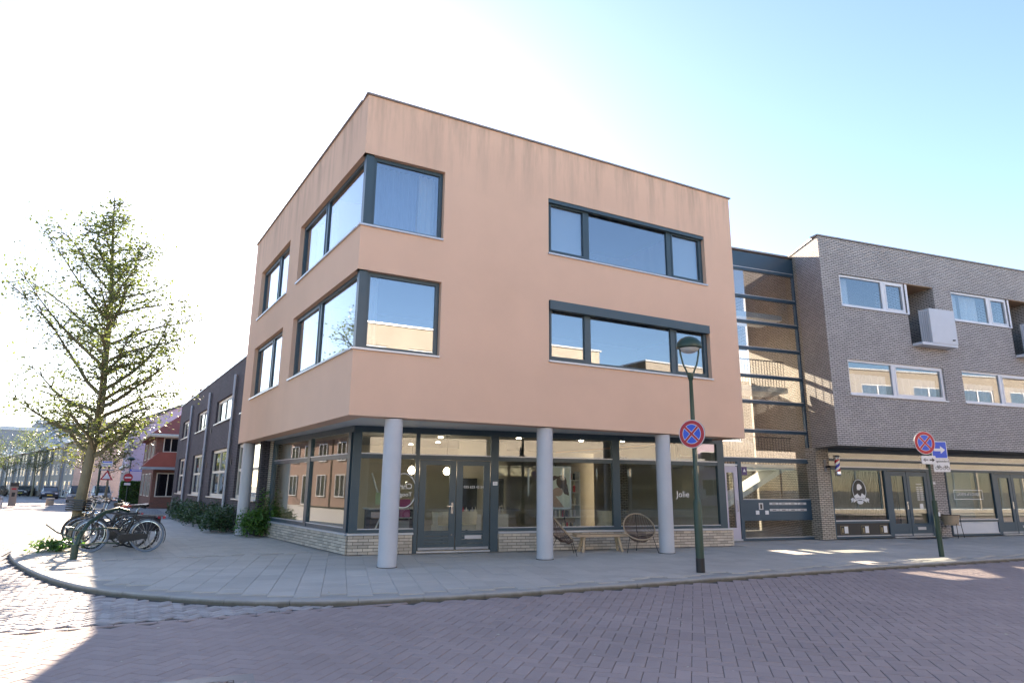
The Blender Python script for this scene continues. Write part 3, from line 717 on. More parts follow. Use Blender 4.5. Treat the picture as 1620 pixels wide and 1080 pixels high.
# ================================================================== GREY BRICK BUILDING ON THE RIGHT
RF = frame((16.3, .33), (.99, -.142)); RG = frame((17.0, 1.79), (.99, -.142))
RSv = Vector((.7, 1.44, 0)).normalized()
RS = lambda s, d, z: Vector((16.3, .33, 0)) + RSv * s + Vector((-RSv.y, RSv.x, 0)) * d + Vector((0, 0, z))
rb = thing('brick_building', (24, 2, 0), 'long grey brick apartment building with white windows above blue shop fronts', 'building')
RZT, LEN, PER = 10.46, 22.2, 5.54
b = B(); ops = []
for k in range(4):
    o_ = PER * k; ops += [(o_ + .82, o_ + 3.96, 7.98, 9.15), (o_ + 3.96, o_ + 5.42, 6.85, 9.17), (o_ + .8, o_ + 5.4, 4.85, 6.08)]
grid_wall(b, RF, 0, LEN, 3.12, RZT, ops, .12)
for k in range(4):
    o_ = PER * k + 3.96; e_ = PER * k + 5.42
    b.quad(RF, (e_, -.12, 6.85), (e_, -1.3, 6.85), (e_, -1.3, 9.17), (e_, -.12, 9.17), 'dz'); b.quad(RF, (o_, -.12, 6.85), (o_, -1.3, 6.85), (o_, -1.3, 9.17), (o_, -.12, 9.17), 'dz')
    b.quad(RF, (o_, -1.3, 6.85), (e_, -1.3, 6.85), (e_, -1.3, 9.17), (o_, -1.3, 9.17)); b.quad(RF, (o_, -.12, 6.85), (e_, -.12, 6.85), (e_, -1.3, 6.85), (o_, -1.3, 6.85), 'sd')
b.quad(RS, (0, 0, 3.12), (1.72, 0, 3.12), (1.72, 0, RZT), (0, 0, RZT)); b.quad(RF, (LEN, 0, 3.12), (LEN, -9, 3.12), (LEN, -9, RZT), (LEN, 0, RZT), 'dz')
b.build('wall', BRICK_R, rb, fix=False)
b = B(); b.quad(RS, (1.72, 0, 0), (8, 0, 0), (8, 0, RZT), (1.72, 0, RZT)); b.quad(RS, (1.55, 0, 0), (1.72, 0, 0), (1.72, 0, 3.12), (1.55, 0, 3.12)); b.build('side_wall', BRICK_B, rb, fix=False)
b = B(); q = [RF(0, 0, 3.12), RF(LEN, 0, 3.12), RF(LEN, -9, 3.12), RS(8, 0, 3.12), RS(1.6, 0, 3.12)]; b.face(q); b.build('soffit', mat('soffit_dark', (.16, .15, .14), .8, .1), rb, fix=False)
b = B(); b.face([p_ + Vector((0, 0, 7.2)) for p_ in q]); b.face([p_ + Vector((0, 0, 3.2)) for p_ in q]); b.build('floor_slab', DARKM, rb, fix=False)
b = B(); b.box(RF, -.04, LEN, -.3, .04, RZT, RZT + .05); b.box(RS, .3, 8, -.3, .039, RZT - .001, RZT + .048); b.build('coping', COPING, rb)
for k in range(4):
    o_ = PER * k
    window(rb, RF, o_ + .83, o_ + 3.95, 7.99, 9.14, -.05, [(o_ + 2.82, o_ + 3.0)], .075, WHITE, RGLASS, sill=.05, sillm=WHITE, sashes=(1,))
    bx('side_panel', WHITE, rb, RF, o_ + 3.961, o_ + 4.12, -.16, -.04, 7.99, 9.14)
    window(rb, RF, o_ + .81, o_ + 5.39, 4.86, 6.07, -.06, [(o_ + 2.86, o_ + 3.02)], .075, WHITE, RGLASS, sill=.05, sillm=WHITE, sashes=(1,))
    for s0, s1 in ((o_ + .95, o_ + 2.75), (o_ + 3.15, o_ + 5.2)): curtain(RF, s0, s1, -.26, 4.9, 5.62, CURT, 7, .05, rb)
    curtain(RF, o_ + .95, o_ + 1.5, -.35, 8.0, 9.1, CURT, 3, .05, rb)
    if k == 1: curtain(RF, o_ + 1.7, o_ + 2.6, -.35, 8.0, 9.1, CURT, 4, .05, rb)
    dd = bx('balcony_door', BLACKM, rb, RF, o_ + 4.4, o_ + 4.95, -1.28, -1.25, 6.9, 8.9)
    bx('door_frame', WHITE, dd, RF, o_ + 4.95, o_ + 5.02, -1.28, -1.22, 6.9, 8.95); bx('door_frame', WHITE, dd, RF, o_ + 4.4, o_ + 4.95, -1.28, -1.22, 8.9, 8.95)
    bx('recess_ceiling', WOODP, rb, RF, o_ + 3.97, o_ + 5.41, -1.29, -.02, 9.14, 9.165)
    # projecting balcony box and rail
    bal = bx('balcony', BALC, rb, RF, o_ + 4.5, o_ + 5.78, .36, .42, 6.88, 8.16)
    bx('balcony_side', BALC, bal, RF, o_ + 4.5, o_ + 4.54, .002, .359, 6.88, 8.16); bx('balcony_side', BALC, bal, RF, o_ + 5.74, o_ + 5.78, .002, .359, 6.88, 8.16)
    bx('balcony_floor', BALC, bal, RF, o_ + 4.0, o_ + 5.78, .002, .40, 6.78, 6.879); bx('spout', BLACKM, bal, RF, o_ + 5.52, o_ + 5.6, .42, .48, 7.02, 7.05)
    for q in range(5): B().tube([RF(o_ + 4.05 + .1 * q, .35, 6.88), RF(o_ + 4.05 + .1 * q, .35, 8.02)], .011, 5).build('baluster', ZINC, bal)
    B().tube([RF(o_ + 4.02, .35, 8.03), RF(o_ + 4.5, .35, 8.03)], .018, 6).build('handrail', ZINC, bal)
b = B(); b.quad(RF, (1.0, -2.5, 3.3), (LEN, -2.5, 3.3), (LEN, -2.5, 10.3), (1.0, -2.5, 10.3)); b.build('inner_wall', WALLM, rb, fix=False)
# shop level
for s0, s1 in ((0, .62), (5.56, 6.26), (11.7, 12.4), (17.3, 18)): bx('pier', BRICK_B if s0 == 0 else BRICK_R, rb, RG, s0, s1, -.4, .03, 0, 3.12)
DP = mat('black_panel', (.02, .02, .024), .4, .1); PALE = mat('pale_panel', (.60, .63, .66), .5, .06)
shops = []
for k, o_ in enumerate((0, 5.72, 11.8)):
    a, c = o_ + .64, o_ + 5.54; b = B()
    wl, dl, dm, de = a + .06, a + 2.68, a + 3.66, a + 4.72
    b.box(RG, a, c, -.1, 0, 2.98, 3.11); b.box(RG, a, c, -.08, -.002, 2.68, 2.76); b.box(RG, a, c, -.08, -.002, 2.38, 2.47)
    b.box(RG, a, wl, -.08, -.003, .04, 2.38); b.box(RG, wl + 2.5, dl + .06, -.08, .004, .02, 2.38); b.box(RG, de, c, -.08, -.003, .02, 2.38)
    b.box(RG, wl, wl + 2.5, -.08, -.004, .53, .6); b.box(RG, wl, wl + 2.5, -.08, -.004, .02, .09)
    f = b.build('shop_frame', FRAME2, rb); shops.append(f)
    for z in (2.76, 2.47): bx('glazing_bar', SILL, f, RG, a, c, -.03, .012, z, z + .035)
    bx('glazing_bar', SILL, f, RG, wl, wl + 2.5, -.03, .012, .6, .635); bx('glazing_bar', SILL, f, RG, wl, wl + 2.5, -.03, .012, .09, .12)
    pane('pane', SHOPGLASS, f, RG, a, c, -.05, 2.795, 2.98); pane('pane', SHOPGLASS, f, RG, a, c, -.05, 2.505, 2.68); pane('pane', SHOPGLASS, f, RG, wl, wl + 2.5, -.05, .635, 2.38)
    bx('base_panel', DP if k != 1 else PALE, f, RG, wl, wl + 2.5, -.06, -.03, .12, .53)
    for e0, e1 in ((dl + .07, dm - .01), (dm + .01, de - .01)):
        q = B(); q.box(RG, e0, e0 + .14, -.07, -.01, .06, 2.36); q.box(RG, e1 - .14, e1, -.07, -.01, .06, 2.36); q.box(RG, e0 + .14, e1 - .14, -.07, -.011, 2.2, 2.36); q.box(RG, e0 + .14, e1 - .14, -.07, -.014, .06, .5)
        d_ = q.build('door', FRAME2, rb); pane('pane', SHOPGLASS, d_, RG, e0 + .14, e1 - .14, -.04, .5, 2.2)
        bx('kick_plate', ZINC, d_, RG, e0 + .02, e1 - .02, -.01, -.003, .07, .14)
        if e0 > dm: bx('letterbox', SILL, d_, RG, e0 + .28, e0 + .68, -.014, .006, .27, .37)
        else: bx('handle_plate', CHROME, d_, RG, e1 - .1, e1 - .05, -.01, .004, 1.0, 1.28); B().tube([RG(e1 - .075, 0, 1.2), RG(e1 - .075, .05, 1.2), RG(e1 - .22, .05, 1.2)], .012, 6).build('handle', CHROME, d_, True)
    bx('threshold', SILL, rb, RG, dl + .06, de, -.1, .03, .01, .045)
b = B(); b.quad(RG, (1.9, -5, 0), (LEN, -5, 0), (LEN, -5, 3.1), (1.9, -5, 3.1)); b.build('shop_wall', WALLM, rb, fix=False)
b = B(); b.face([RG(.2, -.1, .02), RG(LEN, -.1, .02), RG(LEN, -5, .02), RG(1.9, -5, .02)]); b.build('shop_floor', FLOORM, rb, fix=False)
SLAT = mat('brown_slat', (.14, .095, .06), .6, .2, 8)
bx('slat_backing', DARKM, rb, RG, 1.2, 5.4, -1.36, -1.33, .05, 2.4)
for k in range(48): bx('slat', SLAT, rb, RG, 1.25 + .085 * k, 1.29 + .085 * k, -1.329, -1.29, .05, 2.4)
bx('blind', mat('grey_curtain', (.42, .43, .42), .9, .1), rb, RG, 6.45, 8.9, -.9, -.86, .3, 2.4)
# round bearded barber emblem on the first window
em = shops[0]; DD = -.034
def blob(pts, m, nm, dz=.003, d=DD): B().prism(RG, pts, d, d + dz).build(nm, m, em)
EC = (1.95, 1.68)
def arc(cx, cz, rx, rz, a0, a1, n=20): return [(cx + rx * math.cos(math.radians(a0 + (a1 - a0) * k / n)), cz + rz * math.sin(math.radians(a0 + (a1 - a0) * k / n))) for k in range(n + 1)]
blob(arc(EC[0], EC[1] - .02, .30, .37, 0, 354, 30), SBLACK, 'emblem_ground')
B().tube([RG(x, DD + .004, z) for x, z in arc(EC[0], EC[1] - .02, .31, .38, 0, 354, 40)], .013, 5, closed=True).build('emblem_ring', SWHITE, em)
blob([(1.86, 1.84), (1.90, 1.9), (2.0, 1.9), (2.08, 1.8), (2.08, 1.68), (2.04, 1.58), (1.96, 1.53), (1.9, 1.56), (1.86, 1.66), (1.845, 1.74)], SWHITE, 'emblem_face', .005)
blob([(1.86, 1.69), (1.95, 1.67), (2.07, 1.74), (2.09, 1.62), (2.02, 1.52), (1.95, 1.48), (1.88, 1.52), (1.87, 1.62)], SBLACK, 'emblem_beard', .007)
blob([(1.82, 1.93), (1.87, 2.0), (1.98, 1.99), (2.1, 1.9), (2.14, 1.76), (2.09, 1.74), (2.06, 1.86), (1.95, 1.9), (1.86, 1.88)], SBLACK, 'emblem_hair', .007)
blob([(1.7, 1.48), (1.86, 1.56), (1.98, 1.44), (2.06, 1.57), (2.22, 1.48), (2.22, 1.42), (1.7, 1.42)], SWHITE, 'emblem_shirt', .004)
blob([(1.66, 1.36), (1.8, 1.44), (1.95, 1.46), (2.1, 1.44), (2.24, 1.36), (2.26, 1.24), (2.1, 1.32), (1.95, 1.34), (1.8, 1.32), (1.64, 1.24)], SWHITE, 'emblem_banner', .009)
for k in (-1, 1): blob([(EC[0] + k * .30, 1.42), (EC[0] + k * .44, 1.36), (EC[0] + k * .4, 1.3), (EC[0] + k * .42, 1.23), (EC[0] + k * .31, 1.31)][::k], SWHITE, 'emblem_ribbon', .006)
blob([(1.78, 1.28), (1.95, 1.31), (2.12, 1.28), (2.06, 1.2), (1.95, 1.18), (1.84, 1.2)], SWHITE, 'emblem_scroll', .004)
for ch, k in zip('BARBERSHOP', range(10)):
    x = EC[0] - .225 + .05 * k; text('lettering', ch, RG, x, DD + .011, 1.39 + .02 - 1.1 * (x - EC[0]) ** 2 * .5 - .02, .058, SBLACK, em)
# base panel pictures
for s_ in (.9, 1.86, 2.74):
    pf = bx('framed_card', mat('card_gold', (.25, .19, .10), .5, .1) if s_ == .9 else MATS['card_gold'], em, RG, s_, s_ + .36, -.03, -.018, .17, .45)
    bx('card_ground', SBLACK, pf, RG, s_ + .015, s_ + .345, -.018, -.016, .185, .435); bx('card_print', SWHITE, pf, RG, s_ + .17, s_ + .335, -.016, -.0145, .195, .425); bx('card_print', MATS['card_gold'], pf, RG, s_ + .05, s_ + .13, -.016, -.0145, .21, .38)
# white outlined sign lettering of the second shop
b = B()
for q in ((6.72, 8.3, 1.36, 1.38), (6.72, 8.3, 1.70, 1.72), (6.72, 6.74, 1.38, 1.70), (8.28, 8.3, 1.38, 1.70)): b.box(RG, q[0], q[1], DD, DD + .004, q[2], q[3])
b.build('sign_outline', SWHITE, shops[1]); text('lettering', 'LAVEN of LOUISE', RG, 7.51, DD, 1.55, .165, SWHITE, shops[1])
# opening hours on the first shop's door
for k in range(7):
    bx('hours_line', SWHITE, em, RG, 4.78, 4.9, DD, DD + .003, 1.78 - .075 * k, 1.81 - .075 * k); bx('hours_line', SWHITE, em, RG, 4.95, 5.1, DD, DD + .003, 1.78 - .075 * k, 1.81 - .075 * k)
bx('hours_line', SWHITE, em, RG, 4.78, 5.06, DD, DD + .003, 1.9, 1.925); bx('paper_notice', SWHITE, em, RG, 4.86, 5.03, DD, DD + .003, 1.02, 1.2)
bx('number_plate', SWHITE, rb, RG, 5.6, 5.72, .031, .037, 1.92, 2.0)

# ================================================================== DARK BRICK BUILDING ALONG THE SIDE STREET
dt = Vector((-.079, 1, 0)).normalized(); d0 = Vector((.6 - .079 * 12, 12, 0))
DF = lambda s, d, z: d0 + dt * s + Vector((-dt.y, dt.x, 0)) * d + Vector((0, 0, z))
db = thing('dark_brick_building', (0, 24, 0), 'dark brick two storey building with tall cream windows and grey downpipes', 'building')
ops = []
bays = [(-1.0, 3.2), (5.1, 9.6), (11.85, 16.1), (18.65, 22.6)]
for a, c in bays: ops += [(a, c, 1.13, 3.28), (a, c, 4.53, 5.66)]
b = B(); grid_wall(b, DF, -1.4, 24.5, 0, 6.9, ops, .2)
b.quad(DF, (24.5, 0, 0), (24.5, -8, 0), (24.5, -8, 6.9), (24.5, 0, 6.9), 'dz'); b.quad(DF, (-1.4, 0, 0), (-1.4, -8, 0), (-1.4, -8, 6.9), (-1.4, 0, 6.9), 'dz')
b.build('wall', BRICK_D, db, fix=False)
bx('roof', DARKM, db, DF, -1.4, 24.5, -8, -.05, 6.6, 6.88); bx('roof_edge', SILL, db, DF, -1.42, 24.53, -.3, .04, 6.9, 6.95)
b = B(); b.quad(DF, (-1.4, -3, 0), (24.4, -3, 0), (24.4, -3, 6.8), (-1.4, -3, 6.8)); b.quad(DF, (-1.4, -.2, 3.9), (24.4, -.2, 3.9), (24.4, -3, 3.9), (-1.4, -3, 3.9), 'sd'); b.build('inner_wall', WALLM, db, fix=False)
for a, c in bays:
    m_ = a + (c - a) * .55
    window(db, DF, a + .02, c - .02, 1.15, 3.27, -.1, [(m_ - .06, m_ + .06)], .13, CREAM, GLASS, sill=.07, sillm=SILL, trans=2.25)
    window(db, DF, a + .02, c - .02, 4.55, 5.65, -.1, [(m_ - .06, m_ + .06)], .12, CREAM, GLASS, sill=.07, sillm=SILL)
for s_ in (4.6, 11.5, 18.3):
    b = B(); b.tube([DF(s_, .09, 0), DF(s_, .09, 6.35)], .07, 12); p_ = b.build('downpipe', ZINC, db, True)
    for z in (1.6, 3.4, 5.2): B().lathe(lambda x, y, q: DF(s_ + x, .09 + y, q), [(.085, z), (.085, z + .09)], 12).build('pipe_clamp', ZINC, p_)
for s_, z in ((10.7, 2.5), (17.4, 2.5), (4.1, 2.5), (10.4, 4.2)): bx('wall_vent', SBLACK, db, DF, s_, s_ + .14, .002, .03, z, z + .25)
# red wall, white posts and gate of the passage between the two buildings
pg = thing('passage_gate', (.3, 12, 0), 'white posts of the narrow passage gate beside the last grey column', 'gate')
for s_ in (8.45, 9.3): bx('post', SWHITE, pg, GS, s_, s_ + .1, -.35, -.25, 0, 3.05)
bx('door_panel', mat('gate_pink', (.45, .17, .13), .6, .1), pg, GS, 8.56, 9.29, -.34, -.3, .05, 2.95)
bx('intercom', SBLACK, pg, GS, 8.47, 8.53, -.249, -.22, 1.2, 1.45)

# ================================================================== HOUSES FURTHER DOWN THE STREET
def facade_window(parent, fr, s0, s1, z0, z1, m, n=2, d=.0):
    b = B(); w_ = .07
    b.box(fr, s0, s1, d, d + .05, z0, z0 + w_); b.box(fr, s0, s1, d, d + .05, z1 - w_, z1)
    for k in range(n + 1):
        x = s0 + (s1 - s0 - w_) * k / n; b.box(fr, x, x + w_, d, d + .049, z0 + w_, z1 - w_)
    f = b.build('window', m, parent)
    for k in range(n):
        x = s0 + (s1 - s0 - w_) * k / n; bx('pane', FARGLASS, f, fr, x + w_, x + (s1 - s0 - w_) / n, d + .012, d + .025, z0 + w_, z1 - w_)
    return f
# red roofed brick house
rh = thing('red_roof_house', (-1, 45, 0), 'brick house with steep red tiled roof and porch roof behind the dark building', 'house')
HF = lambda s, d, z: Vector((-3.55, 41.0, 0)) + dt * s + Vector((-dt.y, dt.x, 0)) * d + Vector((0, 0, z))      # street side
HE = frame((-3.5, 41.0), (1, .08))                                                                        # end towards the camera
b = B(); b.box(HF, 0, 11, -8, 0, 0, 5.3); b.build('wall', BRICK_RED, rh)
b = B(); ov = .55
A = [HF(-ov, ov, 5.2), HF(11 + ov, ov, 5.2), HF(11 + ov, -8 - ov, 5.2), HF(-ov, -8 - ov, 5.2)]; R1, R2 = HF(3.4, -4, 8.9), HF(7.6, -4, 8.9)
b.face([A[0], A[1], R2, R1]); b.face([A[1], A[2], R2]); b.face([A[2], A[3], R1, R2]); b.face([A[3], A[0], R1]); b.face(A); rf = b.build('roof', REDROOF, rh)
b = B()
for q0, q1 in ((A[0], A[1]), (A[3], A[0])): b.tube([q0 + Vector((0, 0, -.05)), q1 + Vector((0, 0, -.05))], .13, 6)
b.build('gutter', CREAM, rf); bx('chimney', BRICK_RED, rf, HF, 5.0, 5.8, -4.3, -3.6, 8.4, 9.9)
pr2 = B().prism(HE, [(-.9, 2.9), (4.5, 2.9), (4.5, 3.95), (.1, 3.95)], -.02, 1.1).build('porch_roof', REDROOF, rh); bx('porch_edge', ZINC, pr2, HE, -.95, 4.5, -.02, 1.16, 2.72, 2.9)
bx('porch_post', CREAM, rh, HE, 1.9, 2.1, .6, .8, 0, 2.72)
for s0, s1 in ((.4, 1.4), (2.0, 2.9), (3.3, 4.1)): facade_window(rh, HE, s0, s1, 3.98, 5.05, CREAM, 2, .01)
facade_window(rh, HE, .2, 1.7, .8, 2.5, CREAM, 2, .01); facade_window(rh, HE, 2.3, 3.0, .1, 2.5, CREAM, 1, .01)
for s0 in (1, 4, 7.5): facade_window(rh, HF, s0, s0 + 1.6, 3.6, 4.9, CREAM, 2, .01); facade_window(rh, HF, s0, s0 + 1.8, .8, 2.5, CREAM, 2, .01)
# lilac house
lh = thing('lilac_house', (-2, 66, 0), 'pale lilac house with blank gable wall and low slate roof', 'house')
QF = lambda s, d, z: Vector((-5.6, 60, 0)) + dt * s + Vector((-dt.y, dt.x, 0)) * d + Vector((0, 0, z))
b = B(); b.prism(lambda x, y, z: QF(y, x, z), [(0, 0), (0, 7.6), (-6, 10.4), (-12, 7.6), (-12, 0)], 0, 16); b.build('wall', LILAC, lh)
b = B(); b.prism(lambda x, y, z: QF(y, x, z), [(.5, 7.40), (.5, 7.6), (-6, 10.65), (-12.5, 7.6), (-12.5, 7.40), (-6, 10.42)], -.3, 16.3); rf = b.build('roof', mat('slate_roof', (.10, .10, .11), .7, .2), lh)
for s_, d_ in ((1.5, -6), (8, -6)): bx('chimney', BRICK_RED, rf, QF, s_, s_ + .9, d_ - .4, d_ + .4, 10.2, 11.6)
for k, s0 in enumerate((1, 4, 7, 10, 13)):
    facade_window(lh, QF, s0, s0 + 1.3, 4.2, 5.8, WHITE, 2, .01); facade_window(lh, QF, s0, s0 + 1.8, .4 if k % 2 else .9, 3.0, WHITE, 2, .01)
bx('shop_cornice', WHITE, lh, QF, .2, 15.8, .01, .3, 3.3, 3.6)
# terrace of narrow houses where the street bends to the left
T0, T1_ = Vector((-12.3, 85, 0)), Vector((-29.6, 144.5, 0)); tv = (T1_ - T0).normalized(); tn = Vector((-tv.y, tv.x, 0)); NH = 10; HW = (T1_ - T0).length / NH
TF = lambda s, d, z: T0 + tv * s + tn * d + Vector((0, 0, z))
HLG = mat('skylight_glass', (.5, .53, .57), .2, .05)
SLATE = mat('roof_grey', (.24, .25, .28), .6, .15)
pos_words = ['nearest the bend, beside the lilac house', 'second from the lilac house', 'third from the lilac house', 'fourth from the lilac house', 'fifth from the lilac house', 'sixth from the lilac house', 'seventh from the lilac house', 'eighth from the lilac house', 'ninth from the lilac house', 'farthest from the lilac house']
for k in range(NH):
    h = thing('terrace_house', TF(k * HW + HW / 2, -4, 0), 'beige brick terrace house with grey dormer roof, ' + pos_words[k], 'house', 'terrace houses at the end of the street')
    a, c = k * HW + .01, (k + 1) * HW - .01; stp = .35 * (k % 2)
    b = B(); b.box(TF, a, c, -9, stp, 0, 7.0 - .5 * (k % 2)); b.build('wall', BRICK_FAR, h)
    b = B(); b.prism(lambda x, y, z: TF(y, x, z), [(stp + .35, 6.9 - .5 * (k % 2)), (stp + .35, 7.15 - .5 * (k % 2)), (-2.6, 9.5 + .3 * (k % 3)), (-9, 9.5 + .3 * (k % 3)), (-9, 6.4)], a, c); rf = b.build('roof', SLATE, h)
    bx('chimney', BRICK_FAR, rf, TF, c - .9, c - .1, -3.9, -3.0, 9, 10.6); bx('skylight', HLG, rf, TF, a + 3.9, a + 4.9, -1.6, -1.2, 7.55, 8.1); bx('gutter', WHITE, rf, TF, a, c, stp + .3, stp + .55, 6.85 - .5 * (k % 2), 7.2 - .5 * (k % 2))
    b = B(); b.prism(lambda x, y, z: TF(y, x, z), [(stp - .7, 6.9), (stp - .7, 8.4), (-3.2, 8.8), (-3.2, 6.9)], a + 1.0, a + 3.2); dm = b.build('dormer', mat('dormer_zinc', (.42, .45, .5), .5, .1) if k == 0 else MATS['dormer_zinc'], rf)
    for z in (.7, 2.8, 4.8):
        facade_window(h, TF, a + .8, a + 2.1, z, z + 1.35, WHITE, 2, stp + .01); facade_window(h, TF, a + 3.4, a + 4.6, z if z > 2 else .1, z + 1.35, WHITE, 2 if z > 2 else 1, stp + .01)
    bx('downpipe', ZINC, h, TF, c - .35, c - .2, stp + .01, stp + .16, 0, 6.4); bx('party_wall', WHITE, h, TF, c - .12, c + .0, -2.6, stp + .7, 6.3, 7.6)
# larger flat roofed blocks behind the terrace
CONC = mat('pale_concrete', (.36, .36, .37), .8, .1)
for (x0, y0, wd, dp, ht, lab) in ((-35, 176, 13, 20, 13.2, 'low wide grey flat roofed block behind the terrace roofs, at the left edge'), (-26.5, 182, 8, 14, 15.6, 'tall grey flat roofed block rising above the terrace roofs'), (-20.5, 178, 13, 14, 13.2, 'long pale grey flat roofed block behind the nearest terrace roofs')):
    o_ = thing('apartment_block', (x0, y0, 0), lab, 'building', 'flat roofed blocks in the background')
    lf = local((x0, y0, 0), math.radians(12)); bx('wall', CONC, o_, lf, -wd / 2, wd / 2, -dp / 2, dp / 2, 0, ht); bx('parapet', SILL, o_, lf, -wd / 2 - .2, wd / 2 + .2, -dp / 2 - .2, dp / 2 + .2, ht, ht + .8)
    for r_ in range(5):
        for q in range(5): bx('window', FARGLASS, o_, lf, -wd / 2 + 1 + q * (wd - 2) / 5, -wd / 2 + 1 + (q + .65) * (wd - 2) / 5, -dp / 2 - .05, -dp / 2 + .02, 2 + r_ * 3.1, 3.8 + r_ * 3.1) if 4 + r_ * 3.1 < ht else None

# ================================================================== BUILDINGS ACROSS THE STREETS (seen mirrored in the glass)
op = thing('facing_building', (8, -24, 0), 'long beige brick building across the road, mirrored in the orange building windows', 'building')
OF = frame((22, -21), (-1, 0))
ops = []
for k in range(6): ops += [(1.2 + 4.5 * k, 4.4 + 4.5 * k, 5.6, 7.1), (1.2 + 4.5 * k, 4.4 + 4.5 * k, 8.3, 9.4), (.35 + 4.5 * k, 4.75 + 4.5 * k, .3, 3.1)]
BRICK_O = brick_mat('brick_pale', (.52, .47, .40), (.46, .41, .35), (.33, .29, .25), .22, .07, .012)
b = B(); grid_wall(b, OF, 0, 28, 0, 10.6, ops, .15); b.quad(OF, (0, 0, 0), (0, -9, 0), (0, -9, 10.6), (0, 0, 10.6), 'dz'); b.quad(OF, (28, 0, 0), (28, -9, 0), (28, -9, 10.6), (28, 0, 10.6), 'dz'); b.build('wall', BRICK_O, op, fix=False)
bx('roof', SILL, op, OF, -.1, 28.1, -9, .1, 10.6, 10.7); bx('canopy', CONC, op, OF, 0, 28, .01, 1.0, 3.3, 3.6); bx('inner_wall', WALLM, op, OF, .1, 27.9, -3, -2.9, 3.6, 10.4); bx('shop_wall', DARKM, op, OF, .1, 27.9, -2.6, -2.5, .1, 3.5)
for a, c, e, g in ops: window(op, OF, a + .01, c - .01, e + .01, g - .01, -.08, [((a + c) / 2 - .05, (a + c) / 2 + .05)], .08, WHITE if e > 3 else FRAME2, GLASS, sill=.05, sillm=WHITE)
o2_ = thing('facing_terrace', (44, -26, 0), 'beige brick building across the road, mirrored in the grey brick building windows', 'building')
OT = frame((64, -23), (-1, .05)); ops2 = []
for k in range(8): ops2 += [(1.2 + 4.7 * k, 4.2 + 4.7 * k, 5.2, 6.8), (1.2 + 4.7 * k, 4.2 + 4.7 * k, 8.2, 9.4), (.3 + 4.7 * k, 4.85 + 4.7 * k, .3, 3.3)]
b = B(); grid_wall(b, OT, 0, 38, 0, 10.4, ops2, .15); b.build('wall', brick_mat('brick_umber', (.38, .34, .29), (.33, .29, .25), (.22, .2, .18), .22, .07, .012), o2_, fix=False); bx('roof', SILL, o2_, OT, -.1, 38.1, -9, .1, 10.4, 10.5); bx('inner_wall', WALLM, o2_, OT, .1, 37.9, -3, -2.9, 3.6, 10.3); bx('shop_wall', DARKM, o2_, OT, .1, 37.9, -2.6, -2.5, .1, 3.5)
for a, c, e, g in ops2: window(o2_, OT, a + .01, c - .01, e + .01, g - .01, -.08, [((a + c) / 2 - .05, (a + c) / 2 + .05)], .08, WHITE if e > 3 else FRAME2, GLASS, sill=.05, sillm=WHITE)
lb = thing('lilac_flats', (28, -48, 0), 'lilac flats with white balconies across the road, mirrored at the far shop window', 'building')
OG = frame((37, -44), (-1, 0)); bx('wall', LILAC, lb, OG, 0, 18, -10, 0, 0, 13)
for k in range(3):
    for z in (1, 3.8, 6.6, 9.4): facade_window(lb, OG, 1 + 6 * k, 3.6 + 6 * k, z, z + 1.7, WHITE, 2, .01); bx('balcony', WHITE, lb, OG, 3.8 + 6 * k, 6.4 + 6 * k, .01, 1.2, z - .3, z + .7)
wr = [('red_brick_house', 20, 'red brick house across the side street, mirrored nearest the shop corner'), ('red_brick_house', 29.6, 'red brick house across the side street, mirrored in the middle of the side glazing'), ('red_brick_house', 39.2, 'red brick house across the side street, mirrored at the far end of the side glazing')]
for nm, y0, lab in wr:
    o_ = thing(nm, (-17, y0 + 4.6, 0), lab, 'house', 'red brick houses across the side street')
    VF = frame((-15.2 - .03 * y0, y0), (-.03, 1)); bx('wall', BRICK_RED, o_, VF, 0, 9.2, -8, 0, 0, 5.8)
    b = B(); b.prism(lambda x, y, z: VF(y, x, z), [(.4, 5.7), (-4, 9.2), (-8.4, 5.7)], 0, 9.2); b.build('roof', REDROOF, o_)
    for s0 in (.8, 3.8, 6.8): facade_window(o_, VF, s0, s0 + 1.6, 3.7, 5.2, WHITE, 2, .01); facade_window(o_, VF, s0, s0 + 1.7, .8 if s0 != 3.8 else .05, 2.6, WHITE, 2, .01)

